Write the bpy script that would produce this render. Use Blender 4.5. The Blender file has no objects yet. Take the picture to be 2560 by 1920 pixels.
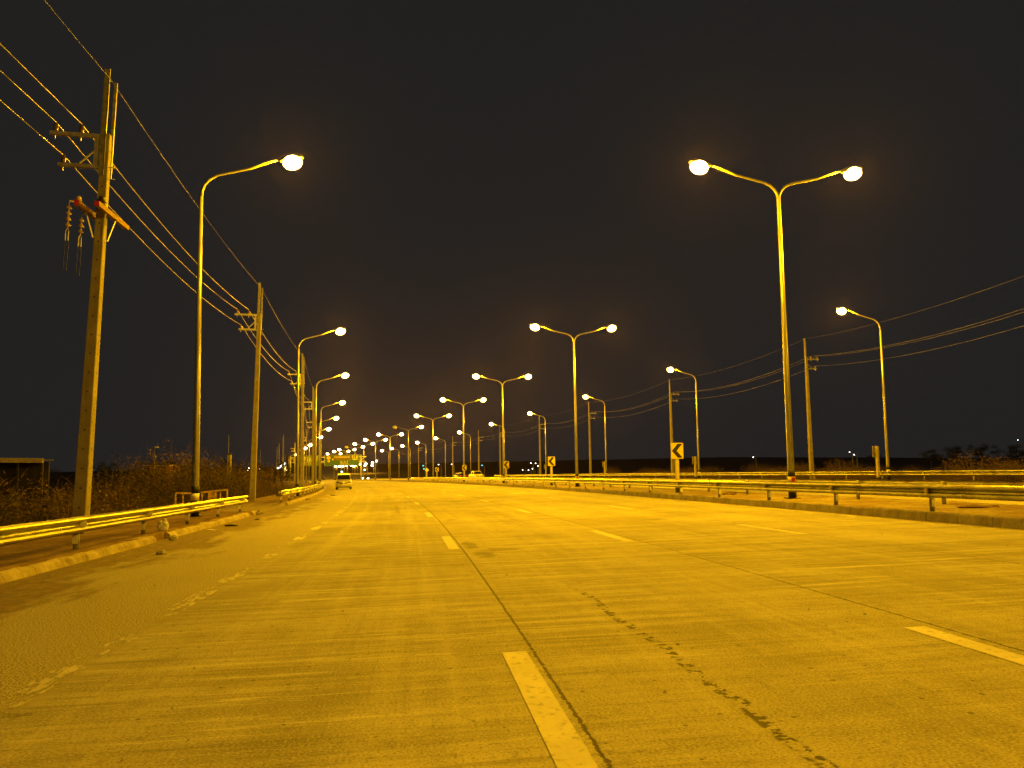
import bpy, bmesh, math, random
from mathutils import Vector, Matrix, noise
R = math.radians
scene = bpy.context.scene

# ------------------------------------------------------------------ camera, world, exposure
CAM_H = 1.372946
cam_data = bpy.data.cameras.new('camera')
cam_data.sensor_width = 36.0
cam_data.lens = 36.0 * 1926.455 / 2560.0
cam_data.clip_start = 0.05
cam_data.clip_end = 3000.0
cam = bpy.data.objects.new('camera', cam_data)
scene.collection.objects.link(cam)
cam.matrix_world = (Matrix.Translation((0, 0, CAM_H)) @ Matrix.Rotation(math.pi / 2 + 0.0873449, 4, 'X')
                    @ Matrix.Rotation(-0.01545683, 4, 'Z'))
scene.camera = cam

world = bpy.data.worlds.new('World')
scene.world = world
world.use_nodes = True
wn, wl = world.node_tree.nodes, world.node_tree.links
for n in list(wn):
    wn.remove(n)
w_out = wn.new('ShaderNodeOutputWorld')
w_bg = wn.new('ShaderNodeBackground')
w_co = wn.new('ShaderNodeTexCoord')
w_sep = wn.new('ShaderNodeSeparateXYZ')
w_ramp = wn.new('ShaderNodeValToRGB')
w_ramp.color_ramp.elements[0].position = 0.0
w_ramp.color_ramp.elements[0].color = (0.0150, 0.0150, 0.0150, 1)
w_ramp.color_ramp.elements[1].position = 0.5
w_ramp.color_ramp.elements[1].color = (0.0145, 0.0142, 0.0132, 1)
wl.new(w_co.outputs['Generated'], w_sep.inputs[0])
wl.new(w_sep.outputs['Z'], w_ramp.inputs[0])
wl.new(w_ramp.outputs[0], w_bg.inputs['Color'])
w_bg.inputs['Strength'].default_value = 1.0
wl.new(w_bg.outputs[0], w_out.inputs['Surface'])

LAMP_COLOUR = (1.0, 0.49, 0.001)
LAMP_POWER = 7000.0

scene.view_settings.view_transform = 'Standard'
scene.view_settings.look = 'None'
scene.view_settings.exposure = 0.0
scene.view_settings.gamma = 1.0
scene.render.engine = 'CYCLES'
cy = scene.cycles
cy.use_denoising = True
cy.max_bounces = 4
cy.diffuse_bounces = 2
cy.glossy_bounces = 2
cy.transmission_bounces = 2
cy.transparent_max_bounces = 8
cy.volume_bounces = 0
cy.sample_clamp_indirect = 3.0
cy.caustics_reflective = False
cy.caustics_refractive = False
cy.use_light_tree = True
HAZE_DENSITY = 0.00004

# ------------------------------------------------------------------ road geometry: s along, d to the right, h above the road
X0, TH0, K1, K2 = 0.8825444, 0.11713, 0.001353499, -2.280434e-06
CROSS, GRADE, GRADE2 = 0.01039684, -0.02860558, -5.125255e-07
ST, S_MIN, S_MAX = 0.5, -120.0, 950.0

def heading(s):
    s = min(s, 300.0)
    return TH0 + K1 * s + K2 * s * s
_tab = {}
def _fill():
    n0 = int(S_MIN / ST)
    x, y = X0, 0.0
    _tab[0] = (x, y)
    for i in range(0, int(S_MAX / ST)):
        t = heading((i + .5) * ST)
        x -= math.sin(t) * ST
        y += math.cos(t) * ST
        _tab[i + 1] = (x, y)
    x, y = X0, 0.0
    for i in range(0, n0, -1):
        t = heading((i - .5) * ST)
        x += math.sin(t) * ST
        y -= math.cos(t) * ST
        _tab[i - 1] = (x, y)
_fill()
def road_z(s, d):
    s = min(s, 380.0)
    return CROSS * max(-60.0, min(60.0, d)) + GRADE * s + GRADE2 * s * s
def W(s, d, h=0.0):
    i = math.floor(s / ST)
    f = s / ST - i
    a, b = _tab[i], _tab[i + 1]
    t = heading(s)
    return Vector((a[0] + (b[0] - a[0]) * f + d * math.cos(t), a[1] + (b[1] - a[1]) * f + d * math.sin(t), road_z(s, d) + h))
def ground_under(x, y):
    """road level under a world point (nearest station)"""
    best = None
    for i in range(-20, 180):
        s = i * 5.0
        p = W(s, 0)
        dd = (p.x - x) ** 2 + (p.y - y) ** 2
        if best is None or dd < best[0]:
            best = (dd, s)
    s = best[1]
    t = heading(s)
    p = W(s, 0)
    d = (x - p.x) * math.cos(t) + (y - p.y) * math.sin(t)
    return road_z(s, d), s, d

# ------------------------------------------------------------------ materials
def new_mat(name):
    m = bpy.data.materials.new(name)
    m.use_nodes = True
    nt = m.node_tree
    for n in list(nt.nodes):
        nt.nodes.remove(n)
    out = nt.nodes.new('ShaderNodeOutputMaterial')
    bs = nt.nodes.new('ShaderNodeBsdfPrincipled')
    nt.links.new(bs.outputs[0], out.inputs['Surface'])
    return m, nt, bs, out
class G:
    """small helper to write node graphs"""
    def __init__(self, nt):
        self.nt = nt
    def val(self, sock, v):
        if hasattr(v, 'is_output'):
            self.nt.links.new(v, sock)
        elif isinstance(v, (tuple, list)) and len(v) == 3 and sock.type == 'RGBA':
            sock.default_value = (*v, 1)
        else:
            sock.default_value = v
    def math(self, op, a, b=0.0, c=0.0, clamp=False):
        n = self.nt.nodes.new('ShaderNodeMath')
        n.operation = op
        n.use_clamp = clamp
        self.val(n.inputs[0], a)
        self.val(n.inputs[1], b)
        if len(n.inputs) > 2:
            self.val(n.inputs[2], c)
        return n.outputs[0]
    def noise(self, vec, scale=1.0, detail=3.0, rough=0.55, dist=0.0):
        n = self.nt.nodes.new('ShaderNodeTexNoise')
        if vec is not None:
            self.nt.links.new(vec, n.inputs['Vector'])
        n.inputs['Scale'].default_value = scale
        n.inputs['Detail'].default_value = detail
        n.inputs['Roughness'].default_value = rough
        n.inputs['Distortion'].default_value = dist
        return n.outputs['Fac']
    def comb(self, x, y, z=0.0):
        n = self.nt.nodes.new('ShaderNodeCombineXYZ')
        self.val(n.inputs[0], x); self.val(n.inputs[1], y); self.val(n.inputs[2], z)
        return n.outputs[0]
    def sep(self, v):
        n = self.nt.nodes.new('ShaderNodeSeparateXYZ')
        self.nt.links.new(v, n.inputs[0])
        return n.outputs
    def ramp(self, f, lo, hi):
        """0 below lo, 1 above hi"""
        n = self.nt.nodes.new('ShaderNodeMapRange')
        n.interpolation_type = 'SMOOTHSTEP'
        self.val(n.inputs['Value'], f)
        n.inputs['From Min'].default_value = lo
        n.inputs['From Max'].default_value = hi
        return n.outputs['Result']
    def mix(self, f, a, b, mode='MIX'):
        n = self.nt.nodes.new('ShaderNodeMix')
        n.data_type = 'RGBA'
        n.blend_type = mode
        self.val(n.inputs[0], f)
        self.val(n.inputs[6], a)
        self.val(n.inputs[7], b)
        return n.outputs[2]
    def coords(self, which='Object'):
        return self.nt.nodes.new('ShaderNodeTexCoord').outputs[which]
    def uv(self):
        return self.nt.nodes.new('ShaderNodeUVMap').outputs[0]
    def bump(self, h, strength, dist, bs):
        n = self.nt.nodes.new('ShaderNodeBump')
        n.inputs['Strength'].default_value = strength
        n.inputs['Distance'].default_value = dist
        self.nt.links.new(h, n.inputs['Height'])
        self.nt.links.new(n.outputs[0], bs.inputs['Normal'])

def simple(name, col, rough=0.7, metal=0.0, var=0.25, scale=6.0, spec=0.4, stretch=None):
    m, nt, bs, out = new_mat(name)
    g = G(nt)
    co = g.coords('Object')
    if stretch:
        mp = nt.nodes.new('ShaderNodeMapping')
        mp.inputs['Scale'].default_value = stretch
        nt.links.new(co, mp.inputs['Vector'])
        co = mp.outputs[0]
    f = g.noise(co, scale, 4.0)
    a = tuple(c * (1 - var) for c in col)
    b = tuple(min(1, c * (1 + var)) for c in col)
    nt.links.new(g.mix(g.ramp(f, .3, .7), a, b), bs.inputs['Base Color'])
    bs.inputs['Roughness'].default_value = rough
    bs.inputs['Metallic'].default_value = metal
    bs.inputs['Specular IOR Level'].default_value = spec
    return m
def emit(name, col, strength):
    m = bpy.data.materials.new(name)
    m.use_nodes = True
    nt = m.node_tree
    for n in list(nt.nodes):
        nt.nodes.remove(n)
    out = nt.nodes.new('ShaderNodeOutputMaterial')
    e = nt.nodes.new('ShaderNodeEmission')
    e.inputs[0].default_value = (*col, 1)
    e.inputs[1].default_value = strength
    nt.links.new(e.outputs[0], out.inputs['Surface'])
    m.cycles.emission_sampling = 'NONE'
    return m

M = {}
def road_material(name, main):
    m, nt, bs, out = new_mat(name)
    g = G(nt)
    uv = g.uv()
    x, y, _ = g.sep(uv)                      # x = station s, y = offset d
    base_n = g.noise(uv, 0.35, 5.0, .6)
    fine = g.noise(uv, 9.0, 5.0, .65)
    col = g.mix(g.ramp(base_n, .3, .72), (.22, .205, .142), (.40, .38, .268))
    # broom finish across the lanes: streaks short in s, long in d
    wob = g.math('MULTIPLY', g.noise(uv, .5, 2.0), .5)
    st1 = g.noise(g.comb(g.math('ADD', g.math('MULTIPLY', x, 3.2), wob), g.math('MULTIPLY', y, .22)), 1.0, 4.0, .7)
    st2 = g.noise(g.comb(g.math('MULTIPLY', x, 14.0), g.math('MULTIPLY', y, .5)), 1.0, 3.0, .7)
    patch = g.math('MULTIPLY', g.ramp(g.noise(uv, .22, 4.0, .6), .36, .66), g.math('ADD', g.math('MULTIPLY', g.ramp(y, -2.4, .6), .7), .3))
    streak = g.math('MULTIPLY', g.ramp(st1, .42, .72), g.math('ADD', g.math('MULTIPLY', patch, .85), .2))
    col = g.mix(g.math('MULTIPLY', streak, .9), col, (.62, .59, .42))
    col = g.mix(g.math('MULTIPLY', g.ramp(st2, .5, .66), g.math('ADD', g.math('MULTIPLY', patch, .7), .15)), col, (.13, .12, .09))
    st3 = g.noise(g.comb(g.math('MULTIPLY', x, 1.1), g.math('MULTIPLY', y, .12), 7.0), 1.0, 4.0, .75)
    col = g.mix(g.math('MULTIPLY', g.ramp(st3, .52, .70), g.math('ADD', g.math('MULTIPLY', patch, .5), .14)), col, (.165, .155, .135))
    # wheel tracks and faint long scratches
    tr = g.noise(g.comb(g.math('MULTIPLY', x, .07), g.math('MULTIPLY', y, 3.4)), 1.0, 5.0, .7)
    col = g.mix(g.math('MULTIPLY', g.ramp(tr, .5, .70), .42), col, (.52, .49, .35))
    col = g.mix(g.math('MULTIPLY', g.ramp(tr, .5, .28), .42), col, (.19, .18, .16))
    # every slab has its own tone; oil drips darken the lane centres
    wn_ = nt.nodes.new('ShaderNodeTexWhiteNoise')
    nt.links.new(g.comb(g.math('FLOOR', g.math('DIVIDE', g.math('ADD', x, 7.8), 10.0)), g.math('FLOOR', g.math('DIVIDE', g.math('ADD', y, 3.45), 3.47))), wn_.inputs['Vector'])
    slab = wn_.outputs['Value']
    col = g.mix(g.math('MULTIPLY', g.math('SUBTRACT', slab, .5, clamp=True), .5), col, (.50, .47, .33))
    col = g.mix(g.math('MULTIPLY', g.math('SUBTRACT', .5, slab, clamp=True), .5), col, (.15, .14, .10))
    lane = g.math('ABSOLUTE', g.math('SUBTRACT', g.math('FLOORED_MODULO', g.math('ADD', y, 3.45), 3.47), 1.75))
    drip = g.math('MULTIPLY', g.ramp(lane, .75, .1), g.ramp(g.noise(g.comb(g.math('MULTIPLY', x, .5), g.math('MULTIPLY', y, 1.6)), 1.0, 5.0, .7), .40, .68))
    col = g.mix(g.math('MULTIPLY', drip, .38), col, (.13, .115, .085))
    trk = g.math('MULTIPLY', g.ramp(g.math('ABSOLUTE', g.math('SUBTRACT', lane, .85)), .35, .05), g.ramp(g.noise(g.comb(g.math('MULTIPLY', x, .15), g.math('MULTIPLY', y, 4.0)), 1.0, 4.0, .7), .42, .62))
    col = g.mix(g.math('MULTIPLY', trk, .30), col, (.52, .49, .34))
    st4 = g.noise(g.comb(g.math('MULTIPLY', x, 7.0), g.math('MULTIPLY', y, .35), 3.0), 1.0, 5.0, .75)
    near = g.ramp(g.noise(uv, .12, 3.0), .34, .58)
    col = g.mix(g.math('MULTIPLY', g.math('MULTIPLY', g.ramp(st4, .54, .66), near), .75), col, (.66, .63, .45))
    col = g.mix(g.math('MULTIPLY', g.math('MULTIPLY', g.ramp(st4, .47, .36), near), .55), col, (.12, .11, .075))
    mot = g.noise(uv, 1.3, 6.0, .72)
    col = g.mix(g.math('MULTIPLY', g.ramp(mot, .52, .72), .40), col, (.17, .155, .11))
    col = g.mix(g.math('MULTIPLY', g.ramp(mot, .46, .28), .28), col, (.55, .52, .37))
    # fine sand and pits
    col = g.mix(g.math('MULTIPLY', g.ramp(fine, .52, .72), .55), col, (.15, .14, .12))
    grit = g.noise(uv, 60.0, 2.0, .6)
    col = g.mix(g.math('MULTIPLY', g.ramp(grit, .54, .66), .62), col, (.10, .09, .065))
    col = g.mix(g.math('MULTIPLY', g.ramp(grit, .46, .34), .45), col, (.64, .61, .44))
    sp = nt.nodes.new('ShaderNodeTexVoronoi')
    sp.inputs['Scale'].default_value = 6.5
    sp.inputs['Randomness'].default_value = 1.0
    nt.links.new(uv, sp.inputs['Vector'])
    pick = g.sep(sp.outputs['Color'])[0]
    pit = g.math('MULTIPLY', g.math('LESS_THAN', sp.outputs['Distance'], g.math('MULTIPLY', pick, .13)), g.math('GREATER_THAN', pick, .52))
    col = g.mix(g.math('MULTIPLY', pit, .75), col, (.07, .06, .05))
    height = g.math('ADD', g.math('MULTIPLY', fine, .5), g.math('MULTIPLY', st2, .8))
    dark = None
    if main:
        jn = g.math('MULTIPLY', g.math('SUBTRACT', g.noise(g.comb(g.math('MULTIPLY', x, 2.3), 0.0), 1.0, 4.0, .7), .5), .020)
        yj = g.math('ADD', y, jn)
        rag = g.noise(uv, 16.0, 4.0, .7)
        for jd, w in ((0.0, .016), (3.441, .016), (6.967, .013)):
            dist = g.math('ABSOLUTE', g.math('SUBTRACT', yj, jd))
            wid = g.math('MULTIPLY', g.ramp(rag, .30, .80), w * 1.7)
            k = g.ramp(g.math('SUBTRACT', dist, wid), .006, -.004)
            dark = k if dark is None else g.math('MAXIMUM', dark, k)
            halo = g.math('MULTIPLY', g.ramp(dist, .35, .02), g.ramp(g.noise(uv, 7.0, 5.0, .75), .5, .72))
            col = g.mix(g.math('MULTIPLY', halo, .55), col, (.15, .14, .12))
        # transverse joints every ten metres
        xm = g.math('ABSOLUTE', g.math('SUBTRACT', g.math('FLOORED_MODULO', g.math('ADD', x, 2.8 + .0), 10.0), 5.0))
        k = g.math('MULTIPLY', g.ramp(g.math('SUBTRACT', xm, g.math('MULTIPLY', rag, .02)), .014, .004), g.math('GREATER_THAN', y, -3.45))
        dark = g.math('MAXIMUM', dark, g.math('MULTIPLY', k, .7))
        # spalled crack wandering down the second lane
        cx = g.math('ADD', y, g.math('MULTIPLY', g.math('SUBTRACT', g.noise(g.comb(g.math('MULTIPLY', x, .9), 3.0), 1.0, 3.0), .5), .30))
        cd = g.math('ABSOLUTE', g.math('SUBTRACT', cx, .98))
        cn = g.noise(g.comb(g.math('MULTIPLY', x, 11.0), g.math('MULTIPLY', y, 8.0)), 1.0, 3.0, .6)
        band = g.math('MULTIPLY', g.ramp(x, 2.6, 3.6), g.ramp(x, 9.6, 8.6))
        k = g.math('MULTIPLY', g.math('MULTIPLY', g.ramp(cd, .058, .028), g.ramp(cn, .52, .545)), band)
        dark = g.math('MAXIMUM', dark, k)
        # old tar and oil stains
        for (s0, d0, rs, rd, amt) in ((15.4, .20, .9, .16, .7), (13.6, .32, .7, .22, .75), (14.3, .75, .35, .35, .55), (5.3, -3.55, .14, .35, .85), (20.5, 5.7, .25, .3, .7), (24.0, .4, .3, .2, .6), (40.0, 2.0, .6, .9, .5), (33.0, -1.2, 5.0, .12, .5)):
            u = g.math('DIVIDE', g.math('SUBTRACT', x, s0), rs)
            v = g.math('DIVIDE', g.math('SUBTRACT', y, d0), rd)
            q = g.math('ADD', g.math('MULTIPLY', u, u), g.math('MULTIPLY', v, v))
            nn = g.noise(g.comb(g.math('MULTIPLY', x, 6.0), g.math('MULTIPLY', y, 3.0)), 1.0, 5.0, .75)
            k = g.ramp(g.math('ADD', q, g.math('MULTIPLY', g.math('SUBTRACT', nn, .5), 6.0)), 1.0, .35)
            col = g.mix(g.math('MULTIPLY', k, amt), col, (.10, .088, .068))
        col = g.mix(g.math('MULTIPLY', dark, .92), col, (.035, .030, .024))
        # asphalt shoulder on the left with its rough gravelly skin
        an = g.noise(uv, 60.0, 4.0, .7)
        asp = g.mix(g.ramp(an, .38, .64), (.075, .065, .045), (.62, .58, .40))
        an2 = g.noise(uv, 90.0, 3.0, .7)
        asp = g.mix(g.math('MULTIPLY', g.ramp(an2, .52, .66), .6), asp, (.06, .05, .035))
        asp = g.mix(g.math('MULTIPLY', g.ramp(an2, .46, .34), .5), asp, (.66, .62, .43))
        asp = g.mix(g.math('MULTIPLY', g.ramp(g.noise(uv, .7, 4.0), .45, .7), .4), asp, (.36, .335, .235))
        edge = g.math('ADD', y, g.math('MULTIPLY', g.math('SUBTRACT', g.noise(uv, 1.6, 5.0, .7), .5), .55))
        am = g.ramp(edge, -3.25, -3.62)
        col = g.mix(am, col, asp)
        height = g.math('ADD', height, g.math('MULTIPLY', g.math('MULTIPLY', an, am), .25))
        # sand and red dirt washed along the kerb
        dn = g.noise(g.comb(g.math('MULTIPLY', x, .35), g.math('MULTIPLY', y, 1.1)), 1.0, 5.0, .65)
        k = g.ramp(g.math('ADD', g.math('MULTIPLY', g.math('ADD', y, 5.15), -.42), g.math('MULTIPLY', g.math('SUBTRACT', dn, .5), 2.4)), -.05, .35)
        dirt = g.mix(g.ramp(g.noise(uv, 5.0, 5.0, .7), .35, .7), (.085, .052, .030), (.23, .155, .09))
        col = g.mix(g.math('MULTIPLY', k, .82), col, dirt)
        # dirt along the right kerb foot
        k = g.ramp(g.math('ADD', g.math('SUBTRACT', y, 10.45), g.math('MULTIPLY', g.math('SUBTRACT', dn, .5), .9)), -.05, .3)
        col = g.mix(g.math('MULTIPLY', k, .6), col, (.17, .125, .08))
    nt.links.new(col, bs.inputs['Base Color'])
    bs.inputs['Roughness'].default_value = .78
    bs.inputs['Specular IOR Level'].default_value = .35
    if dark is not None:
        height = g.math('SUBTRACT', height, g.math('MULTIPLY', dark, 2.0))
    g.bump(height, .55, .012, bs)
    return m
M['road'] = road_material('concrete_carriageway', True)
M['road2'] = road_material('concrete_far_carriageway', False)

def ground_material():
    m, nt, bs, out = new_mat('dry_dirt')
    g = G(nt)
    co = g.coords('Object')
    a = g.noise(co, .8, 6.0, .65)
    b = g.noise(co, 7.0, 6.0, .7)
    col = g.mix(g.ramp(a, .35, .65), (.13, .080, .048), (.24, .165, .105))
    col = g.mix(g.math('MULTIPLY', g.ramp(b, .5, .75), .6), col, (.33, .25, .17))
    col = g.mix(g.math('MULTIPLY', g.ramp(b, .48, .3), .6), col, (.07, .045, .03))
    u = g.sep(g.uv())
    wob = g.math('MULTIPLY', g.math('SUBTRACT', g.noise(co, .9, 5.0, .7), .5), 3.0)
    su, du = g.math('ADD', u[0], wob), g.math('ADD', u[1], wob)
    k = g.math('MULTIPLY', g.math('MULTIPLY', g.ramp(su, 32.6, 34.0), g.ramp(su, 44.4, 42.6)), g.math('MULTIPLY', g.ramp(du, -10.6, -9.4), g.math('LESS_THAN', u[1], -3.0)))
    col = g.mix(g.math('MULTIPLY', k, .85), col, g.mix(g.ramp(b, .35, .7), (.26, .215, .135), (.40, .35, .235)))
    med = g.math('MULTIPLY', g.ramp(u[1], 10.0, 10.6), g.ramp(u[1], 14.6, 14.4))
    col = g.mix(g.math('MULTIPLY', med, g.ramp(a, .62, .40)), col, g.mix(g.ramp(b, .35, .7), (.24, .195, .12), (.42, .365, .24)))
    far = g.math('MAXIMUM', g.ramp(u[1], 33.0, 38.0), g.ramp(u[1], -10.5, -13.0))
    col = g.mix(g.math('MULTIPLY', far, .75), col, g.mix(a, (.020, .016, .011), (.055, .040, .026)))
    nt.links.new(col, bs.inputs['Base Color'])
    bs.inputs['Roughness'].default_value = .95
    bs.inputs['Specular IOR Level'].default_value = .15
    g.bump(g.math('ADD', b, g.math('MULTIPLY', a, 2.0)), .8, .05, bs)
    return m
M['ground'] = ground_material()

def paint_material(name, col, wear, thr):
    m, nt, bs, out = new_mat(name)
    g = G(nt)
    uv = g.uv()
    x, y, _ = g.sep(uv)
    n1 = g.noise(uv, 14.0, 5.0, .7)
    n2 = g.noise(uv, 3.0, 4.0)
    c = g.mix(g.ramp(n2, .35, .7), tuple(k * .82 for k in col), col)
    c = g.mix(g.math('MULTIPLY', g.ramp(n1, .52, .66), .7), c, (.20, .185, .13))
    nt.links.new(c, bs.inputs['Base Color'])
    bs.inputs['Roughness'].default_value = .6
    tr = nt.nodes.new('ShaderNodeBsdfTransparent')
    mx = nt.nodes.new('ShaderNodeMixShader')
    nn = g.noise(g.comb(g.math('MULTIPLY', x, 3.2 if wear > .3 else 4.0), g.math('MULTIPLY', y, 11.0 if wear > .3 else 5.0)), 1.0, 6.0, .8)
    big = g.noise(g.comb(g.math('MULTIPLY', x, .55), 1.0), 1.0, 3.0, .6)
    f = g.ramp(g.math('ADD', nn, g.math('MULTIPLY', g.math('SUBTRACT', big, .5), wear)), thr, thr + .05)
    nt.links.new(f, mx.inputs[0])
    nt.links.new(tr.outputs[0], mx.inputs[1])
    nt.links.new(bs.outputs[0], mx.inputs[2])
    nt.links.new(mx.outputs[0], out.inputs['Surface'])
    return m
M['dash'] = paint_material('road_paint', (.60, .575, .46), .15, .33)
M['edge'] = paint_material('worn_road_paint', (.60, .575, .44), 1.1, .52)

def kerb_material(name, k):
    m, nt, bs, out = new_mat(name)
    g = G(nt)
    uv = g.uv()
    x, y, _ = g.sep(uv)
    co = g.coords('Object')
    a = g.noise(co, 2.0, 6.0, .65)
    b = g.noise(co, 18.0, 5.0, .7)
    v = g.noise(g.comb(g.math('MULTIPLY', x, 5.0), g.math('MULTIPLY', y, .8)), 1.0, 4.0, .7)
    col = g.mix(g.ramp(a, .3, .7), tuple(c * k for c in (.20, .165, .12)), tuple(c * k for c in (.33, .295, .23)))
    col = g.mix(g.math('MULTIPLY', g.ramp(v, .5, .75), .55), col, (.11, .085, .06))
    col = g.mix(g.math('MULTIPLY', g.ramp(b, .56, .75), .5), col, (.12, .09, .065))
    xm = g.math('ABSOLUTE', g.math('SUBTRACT', g.math('FLOORED_MODULO', x, 1.0), .5))
    col = g.mix(g.math('MULTIPLY', g.ramp(xm, .018, .006), .55), col, (.07, .055, .04))
    nt.links.new(col, bs.inputs['Base Color'])
    bs.inputs['Roughness'].default_value = .9
    g.bump(g.math('ADD', b, a), .6, .03, bs)
    return m
M['kerb'] = kerb_material('kerb_concrete', 1.0)
M['kerb_light'] = kerb_material('kerb_concrete_light', 1.35)

M['steel'] = simple('galvanised_steel', (.46, .45, .42), .42, .55, .22, 5.0)
def rail_steel():
    m, nt, bs, out = new_mat('galvanised_rail')
    g = G(nt)
    co = g.coords('Object')
    x, y, z = g.sep(co)
    n1, n2 = g.noise(co, 2.5, 5.0, .65), g.noise(co, 22.0, 4.0, .7)
    col = g.mix(g.ramp(n1, .3, .7), (.19, .18, .16), (.36, .345, .31))
    dj = g.math('ABSOLUTE', g.math('SUBTRACT', g.math('FLOORED_MODULO', g.math('ADD', y, .75), 4.0), 2.0))
    col = g.mix(g.math('MULTIPLY', g.ramp(dj, .42, .0), g.math('MULTIPLY', g.ramp(n2, .40, .62), .7)), col, (.13, .085, .05))
    col = g.mix(g.math('MULTIPLY', g.ramp(dj, .014, .006), .85), col, (.02, .017, .014))
    bolt = g.math('ABSOLUTE', g.math('SUBTRACT', dj, .11))
    bz = g.math('ABSOLUTE', g.math('SUBTRACT', g.math('FLOORED_MODULO', g.math('SUBTRACT', z, .02), .10), .05))
    q = g.math('ADD', g.math('MULTIPLY', bolt, bolt), g.math('MULTIPLY', bz, bz))
    col = g.mix(g.math('MULTIPLY', g.ramp(q, .0003, .00012), .8), col, (.03, .025, .02))
    col = g.mix(g.math('MULTIPLY', g.ramp(n2, .58, .75), .5), col, (.12, .09, .06))
    nt.links.new(col, bs.inputs['Base Color'])
    nt.links.new(g.math('ADD', g.math('MULTIPLY', n1, .25), .2), bs.inputs['Roughness'])
    bs.inputs['Metallic'].default_value = .75
    g.bump(n1, .25, .05, bs)
    return m
M['rail'] = rail_steel()
M['pole_steel'] = simple('galvanised_pole', (.27, .265, .245), .34, .55, .25, 3.0, stretch=(6, 6, .5))
M['black'] = simple('black_paint', (.016, .015, .014), .5, 0, .3, 9.0)
M['white'] = simple('white_reflective_paint', (.72, .70, .62), .4, 0, .12, 14.0)
M['red'] = simple('red_reflective_paint', (.50, .035, .02), .4, 0, .2, 12.0)
M['pale'] = simple('pale_reflector', (.85, .84, .78), .35, 0, .08, 30.0)
M['wood'] = simple('weathered_timber', (.23, .135, .075), .85, 0, .35, 14.0, stretch=(4, .6, 4))
M['yellow'] = simple('yellow_sheeting', (.62, .52, .045), .45, 0, .08, 8.0)
M['wire'] = simple('aluminium_wire', (.34, .33, .31), .4, .5, .15, 2.0)
M['ceramic'] = simple('brown_ceramic', (.10, .055, .035), .25, 0, .3, 10.0, spec=.7)
M['pale_ceramic'] = simple('pale_ceramic', (.42, .32, .22), .3, 0, .25, 10.0, spec=.7)
M['galv_dark'] = simple('dull_steel', (.26, .255, .24), .55, .4, .3, 6.0)
M['rust'] = simple('rusty_painted_steel', (.40, .27, .15), .8, .1, .5, 11.0)
M['plastic'] = simple('pale_plastic', (.62, .60, .54), .5, 0, .25, 12.0)
M['stone'] = simple('pale_stone', (.30, .27, .20), .9, 0, .3, 9.0)
M['rubber'] = simple('tyre_rubber', (.018, .018, .018), .8, 0, .2, 20.0)
M['glass_dark'] = simple('dark_window', (.012, .013, .015), .12, 0, .1, 2.0, spec=.6)
M['car_silver'] = simple('silver_car_paint', (.58, .57, .54), .3, .35, .08, 3.0, spec=.6)
M['car_dark'] = simple('dark_car_paint', (.05, .045, .045), .28, .3, .1, 3.0, spec=.6)
M['car_white'] = simple('white_car_paint', (.70, .69, .66), .3, 0, .06, 3.0, spec=.6)
M['twig'] = simple('dry_twigs', (.062, .044, .030), .9, 0, .5, 3.0)
M['twig_pale'] = simple('pale_dry_grass', (.125, .080, .052), .9, 0, .45, 3.0)
M['leaf_dark'] = simple('dark_leaves', (.014, .018, .010), .8, 0, .4, 1.5)
M['bark'] = simple('bark', (.03, .024, .018), .9, 0, .4, 6.0)
M['shed_wall'] = simple('shed_cladding', (.035, .030, .030), .8, 0, .3, 2.0)
M['shed_fascia'] = simple('painted_fascia', (.55, .48, .34), .7, 0, .15, 3.0)
M['brick_red'] = simple('red_wall', (.26, .10, .065), .85, 0, .3, 4.0)
M['sign_green'] = simple('green_sign_sheeting', (.001, .050, .055), .5, 0, .25, .8)
M['sign_brown'] = simple('brown_sign_panel', (.055, .040, .014), .5, 0, .5, 2.0)
M['sign_ink'] = simple('pale_sign_lettering', (.30, .28, .15), .4, 0, .05, 4.0)
M['emblem'] = simple('orange_emblem', (.55, .25, .06), .5, 0, .2, 4.0)
M['ramp_wall'] = simple('overpass_concrete', (.33, .31, .26), .85, 0, .3, .35)
M['lamp_dead'] = simple('unlit_lens', (.55, .53, .48), .2, 0, .1, 4.0)

def pole_concrete():
    m, nt, bs, out = new_mat('cast_concrete_pole')
    g = G(nt)
    co = g.coords('Object')
    x, y, z = g.sep(co)
    a = g.noise(co, 2.2, 6.0, .65)
    b = g.noise(co, 22.0, 4.0, .7)
    st = g.noise(g.comb(g.math('MULTIPLY', x, 9.0), g.math('MULTIPLY', y, 9.0), g.math('MULTIPLY', z, .5)), 1.0, 4.0, .6)
    col = g.mix(g.ramp(a, .3, .7), (.225, .20, .155), (.315, .285, .225))
    col = g.mix(g.math('MULTIPLY', g.ramp(st, .52, .75), .5), col, (.14, .11, .08))
    col = g.mix(g.math('MULTIPLY', g.ramp(b, .56, .78), .45), col, (.12, .10, .075))
    # bolt holes down the middle of each face, and grime at the foot
    zm = g.math('SUBTRACT', g.math('FLOORED_MODULO', z, .52), .26)
    for ax in (x, y):
        q = g.math('ADD', g.math('MULTIPLY', zm, zm), g.math('MULTIPLY', ax, ax))
        col = g.mix(g.math('MULTIPLY', g.ramp(q, .0008, .0004), .93), col, (.02, .016, .012))
    col = g.mix(g.math('MULTIPLY', g.ramp(g.math('ADD', z, g.math('MULTIPLY', a, .8)), 1.1, .2), .5), col, (.12, .07, .045))
    nt.links.new(col, bs.inputs['Base Color'])
    bs.inputs['Roughness'].default_value = .88
    g.bump(b, .4, .01, bs)
    return m
M['concrete_pole'] = pole_concrete()

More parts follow.
